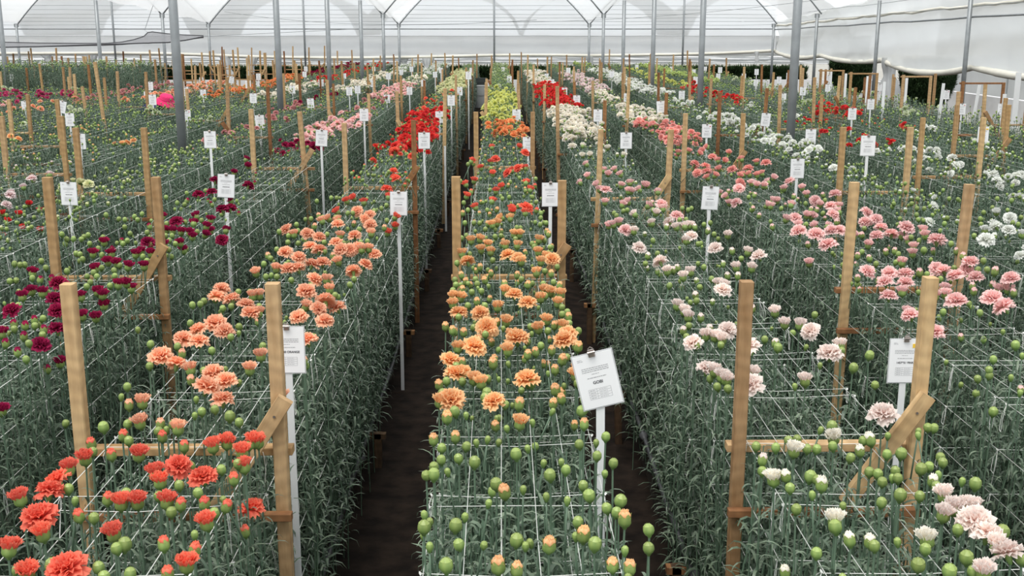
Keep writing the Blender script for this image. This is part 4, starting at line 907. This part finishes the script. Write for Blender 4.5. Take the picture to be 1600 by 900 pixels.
# ------------------------------------------------------------------ grey crates in the left aisle
M_CRATE = mat('grey_crate', (.42, .44, .44), rough=.5); M_CRD = mat('dark_crate', (.06, .07, .07), rough=.6)
cx = at_depth(751, 150, 34).x; cy = z2Y(34)
def crate(z0, h, w, m, lab, name='plastic_crate', lid=None):
    o = thing(name, (cx, cy, z0), lab, 'crate', 'crates stacked in the aisle')
    g = MB(); t = .008; g.box(-w, w, -.15, .15, 0, .01); g.box(-w, -w + t, -.15, .15, .01, h); g.box(w - t, w, -.15, .15, .01, h); g.box(-w + t, w - t, -.15, -.15 + t, .01, h); g.box(-w + t, w - t, .15 - t, .15, .01, h); g.obj('shell', m, o)
    g = MB(); g.box(-w - .01, w + .01, -.16, -.15, h - .03, h); g.box(-w - .01, w + .01, .15, .16, h - .03, h); g.box(-w - .01, -w, -.15, .15, h - .03, h); g.box(w, w + .01, -.15, .15, h - .03, h); g.obj('rim', lid or m, o)
crate(0, .40, .17, M_CRATE, 'pale grey plastic crate on the aisle floor, lowest of its stack')
crate(.405, .28, .17, M_CRATE, 'pale grey crate with white rim, second of the stack', lid=M_PLAST)
crate(.69, .10, .165, M_CRD, 'dark crate on top of the pale crates')
crate(.795, .10, .165, M_CRD, 'topmost dark crate of the aisle stack')

# ------------------------------------------------------------------ person bending among the flowers, in a pink hat
def person():
    T = at_depth(259, 150, 18.0)
    root = thing('person', (T.x - .29, T.y + .06, 0), 'person in a bright pink bucket hat bending over the flowers in dark blue', 'person')
    J = {'pel': (-.16, .12, .93), 'sp': (-.02, .06, 1.07), 'ch': (.12, 0, 1.13), 'nk': (.22, -.03, 1.17), 'hd': (.28, -.05, 1.19), 'ht': (.29, -.06, 1.215),
         'hl': (-.17, .22, .90), 'hr': (-.17, .03, .90), 'kl': (-.10, .25, .48), 'kr': (-.06, .0, .48), 'al': (-.20, .25, .08), 'ar': (-.18, .0, .08), 'tl': (-.06, .24, .035), 'tr': (-.04, -.02, .035),
         'sl': (.13, .17, 1.12), 'sr': (.13, -.17, 1.10), 'el': (.26, .20, .88), 'er': (.24, -.20, .86), 'wl': (.38, .12, .74), 'wr': (.38, -.12, .73), 'ml': (.43, .10, .69), 'mr': (.43, -.10, .68)}
    E = [('pel', 'sp'), ('sp', 'ch'), ('ch', 'nk'), ('nk', 'hd'), ('hd', 'ht'), ('pel', 'hl'), ('pel', 'hr'), ('hl', 'kl'), ('hr', 'kr'), ('kl', 'al'), ('kr', 'ar'), ('al', 'tl'), ('ar', 'tr'), ('ch', 'sl'), ('ch', 'sr'), ('sl', 'el'), ('sr', 'er'), ('el', 'wl'), ('er', 'wr'), ('wl', 'ml'), ('wr', 'mr')]
    RAD = {'pel': .13, 'sp': .12, 'ch': .125, 'nk': .05, 'hd': .075, 'ht': .07, 'hl': .085, 'hr': .085, 'kl': .06, 'kr': .06, 'al': .042, 'ar': .042, 'tl': .035, 'tr': .035, 'sl': .055, 'sr': .055, 'el': .042, 'er': .042, 'wl': .027, 'wr': .027, 'ml': .03, 'mr': .03}
    ks = list(J); me = bpy.data.meshes.new('body'); me.from_pydata([J[k] for k in ks], [(ks.index(a), ks.index(b)) for a, b in E], [])
    M_NAVY = mat('navy_cloth', (.02, .025, .10), rough=.85); M_SKIN = mat('skin', (.50, .28, .18), rough=.6); M_PINK = mat('pink_hat', (.78, .035, .16), rough=.85, noise=.25, nscale=60, bump=.3)
    me.materials.append(M_NAVY)
    body = link('body', me, root); sk = body.modifiers.new('skin', 'SKIN'); 
    for i, k in enumerate(ks): me.skin_vertices[0].data[i].radius = (RAD[k], RAD[k]); me.skin_vertices[0].data[i].use_root = (k == 'pel')
    body.modifiers.new('sub', 'SUBSURF').levels = 2; body.modifiers['sub'].render_levels = 2
    # fingers, five per hand, bent round the stems
    for s, w in ((1, 'ml'), (-1, 'mr')):
        w = Vector(J[w]); hg = MB()
        for f in range(5):
            a = (f - 2) * .014; ln = (.055, .075, .08, .072, .06)[f] * .95
            base = w + Vector((.012, a, 0)) if f else w + Vector((-.012, -s * .03, .0)); dr = Vector((.6, a * 4, -.8)) if f else Vector((.5, -s * .6, -.6)); dr.normalize()
            hg.tube([base, base + dr * ln * .5, base + dr * ln * .5 + Vector((-.3, 0, -.95)).normalized() * ln * .5], [.009, .0085, .006], 6)
        hg.obj('hand', M_SKIN, root, True)
    # face: nose, eyes and mouth on a skin-coloured head under the brim
    hd = Vector((.29, -.06, T.z - .13))
    g = MB(); M = Matrix.Translation(hd) @ Matrix.Rotation(.32, 4, 'Y')
    g.lathe([(.001, -.12), (.045, -.11), (.068, -.07), (.078, -.02), (.08, .03), (.07, .08), (.04, .11), (.001, .12)], 14, M=M, wob=lambda k, j: 1 + .06 * math.cos(2 * math.pi * k / 14)); h_ = g.obj('head', M_SKIN, root, True)
    g = MB(); g.lathe([(.002, -.03), (.012, -.02), (.006, .02)], 8, M=M @ Matrix.Translation((.082, 0, 0))); g.obj('nose', M_SKIN, h_, True)
    for s in (-1, 1):
        g = MB(); g.lathe([(.001, -.008), (.009, 0), (.001, .008)], 8, M=M @ Matrix.Translation((.072, s * .03, .03))); g.obj('eye', M_INKD, h_, True)
        g = MB(); g.lathe([(.002, -.03), (.01, 0), (.003, .03)], 8, M=M @ Matrix.Translation((0, s * .082, .0))); g.obj('ear', M_SKIN, h_, True)
    g = MB(); g.tube([M @ Vector((.072, -.02, -.05)), M @ Vector((.076, 0, -.052)), M @ Vector((.072, .02, -.05))], .004, 6); g.obj('mouth', mat('lip', (.35, .10, .09)), h_)
    # hat
    T = at_depth(259, 150, 18.0); hat_c = Vector((T.x - root.location.x, T.y - root.location.y, T.z - .075))
    g = MB(); M = Matrix.Translation(hat_c) @ Matrix.Rotation(.32, 4, 'Y') @ Matrix.Rotation(.25, 4, 'X') @ Matrix.Diagonal((1.06, 1.06, .82, 1))
    g.lathe([(.172, -.05), (.152, -.018), (.118, .018), (.104, .03), (.098, .09), (.084, .112), (.05, .122), (.001, .124)], 24, M=M, wob=lambda k, j: 1 + (.07 * math.sin(k * .9 + 1) if j < 2 else .015 * math.sin(k * 1.7)))
    g.obj('hat', M_PINK, root, True)
    g = MB(); M2 = Matrix.Translation(hat_c) @ Matrix.Rotation(.32, 4, 'Y') @ Matrix.Rotation(.25, 4, 'X') @ Matrix.Diagonal((1.06, 1.06, .82, 1))
    g.lathe([(.1055, .028), (.108, .036), (.1045, .046)], 24, M=M2); g.obj('hat_band', M_PINK, root, True)
    g = MB(); S = at_depth(226, 160, 18.1); c = Vector((S.x - root.location.x, S.y - root.location.y, S.z))
person()
bad = {k: v for k, v in LABELS.items() if len(v) > 1}
print('DUPLICATE LABELS', len(bad), list(bad.items())[:5])
lw = [k for k in LABELS if not 4 <= len(k.replace(',', '').split()) <= 16]
print('LABEL LENGTH', lw[:5])
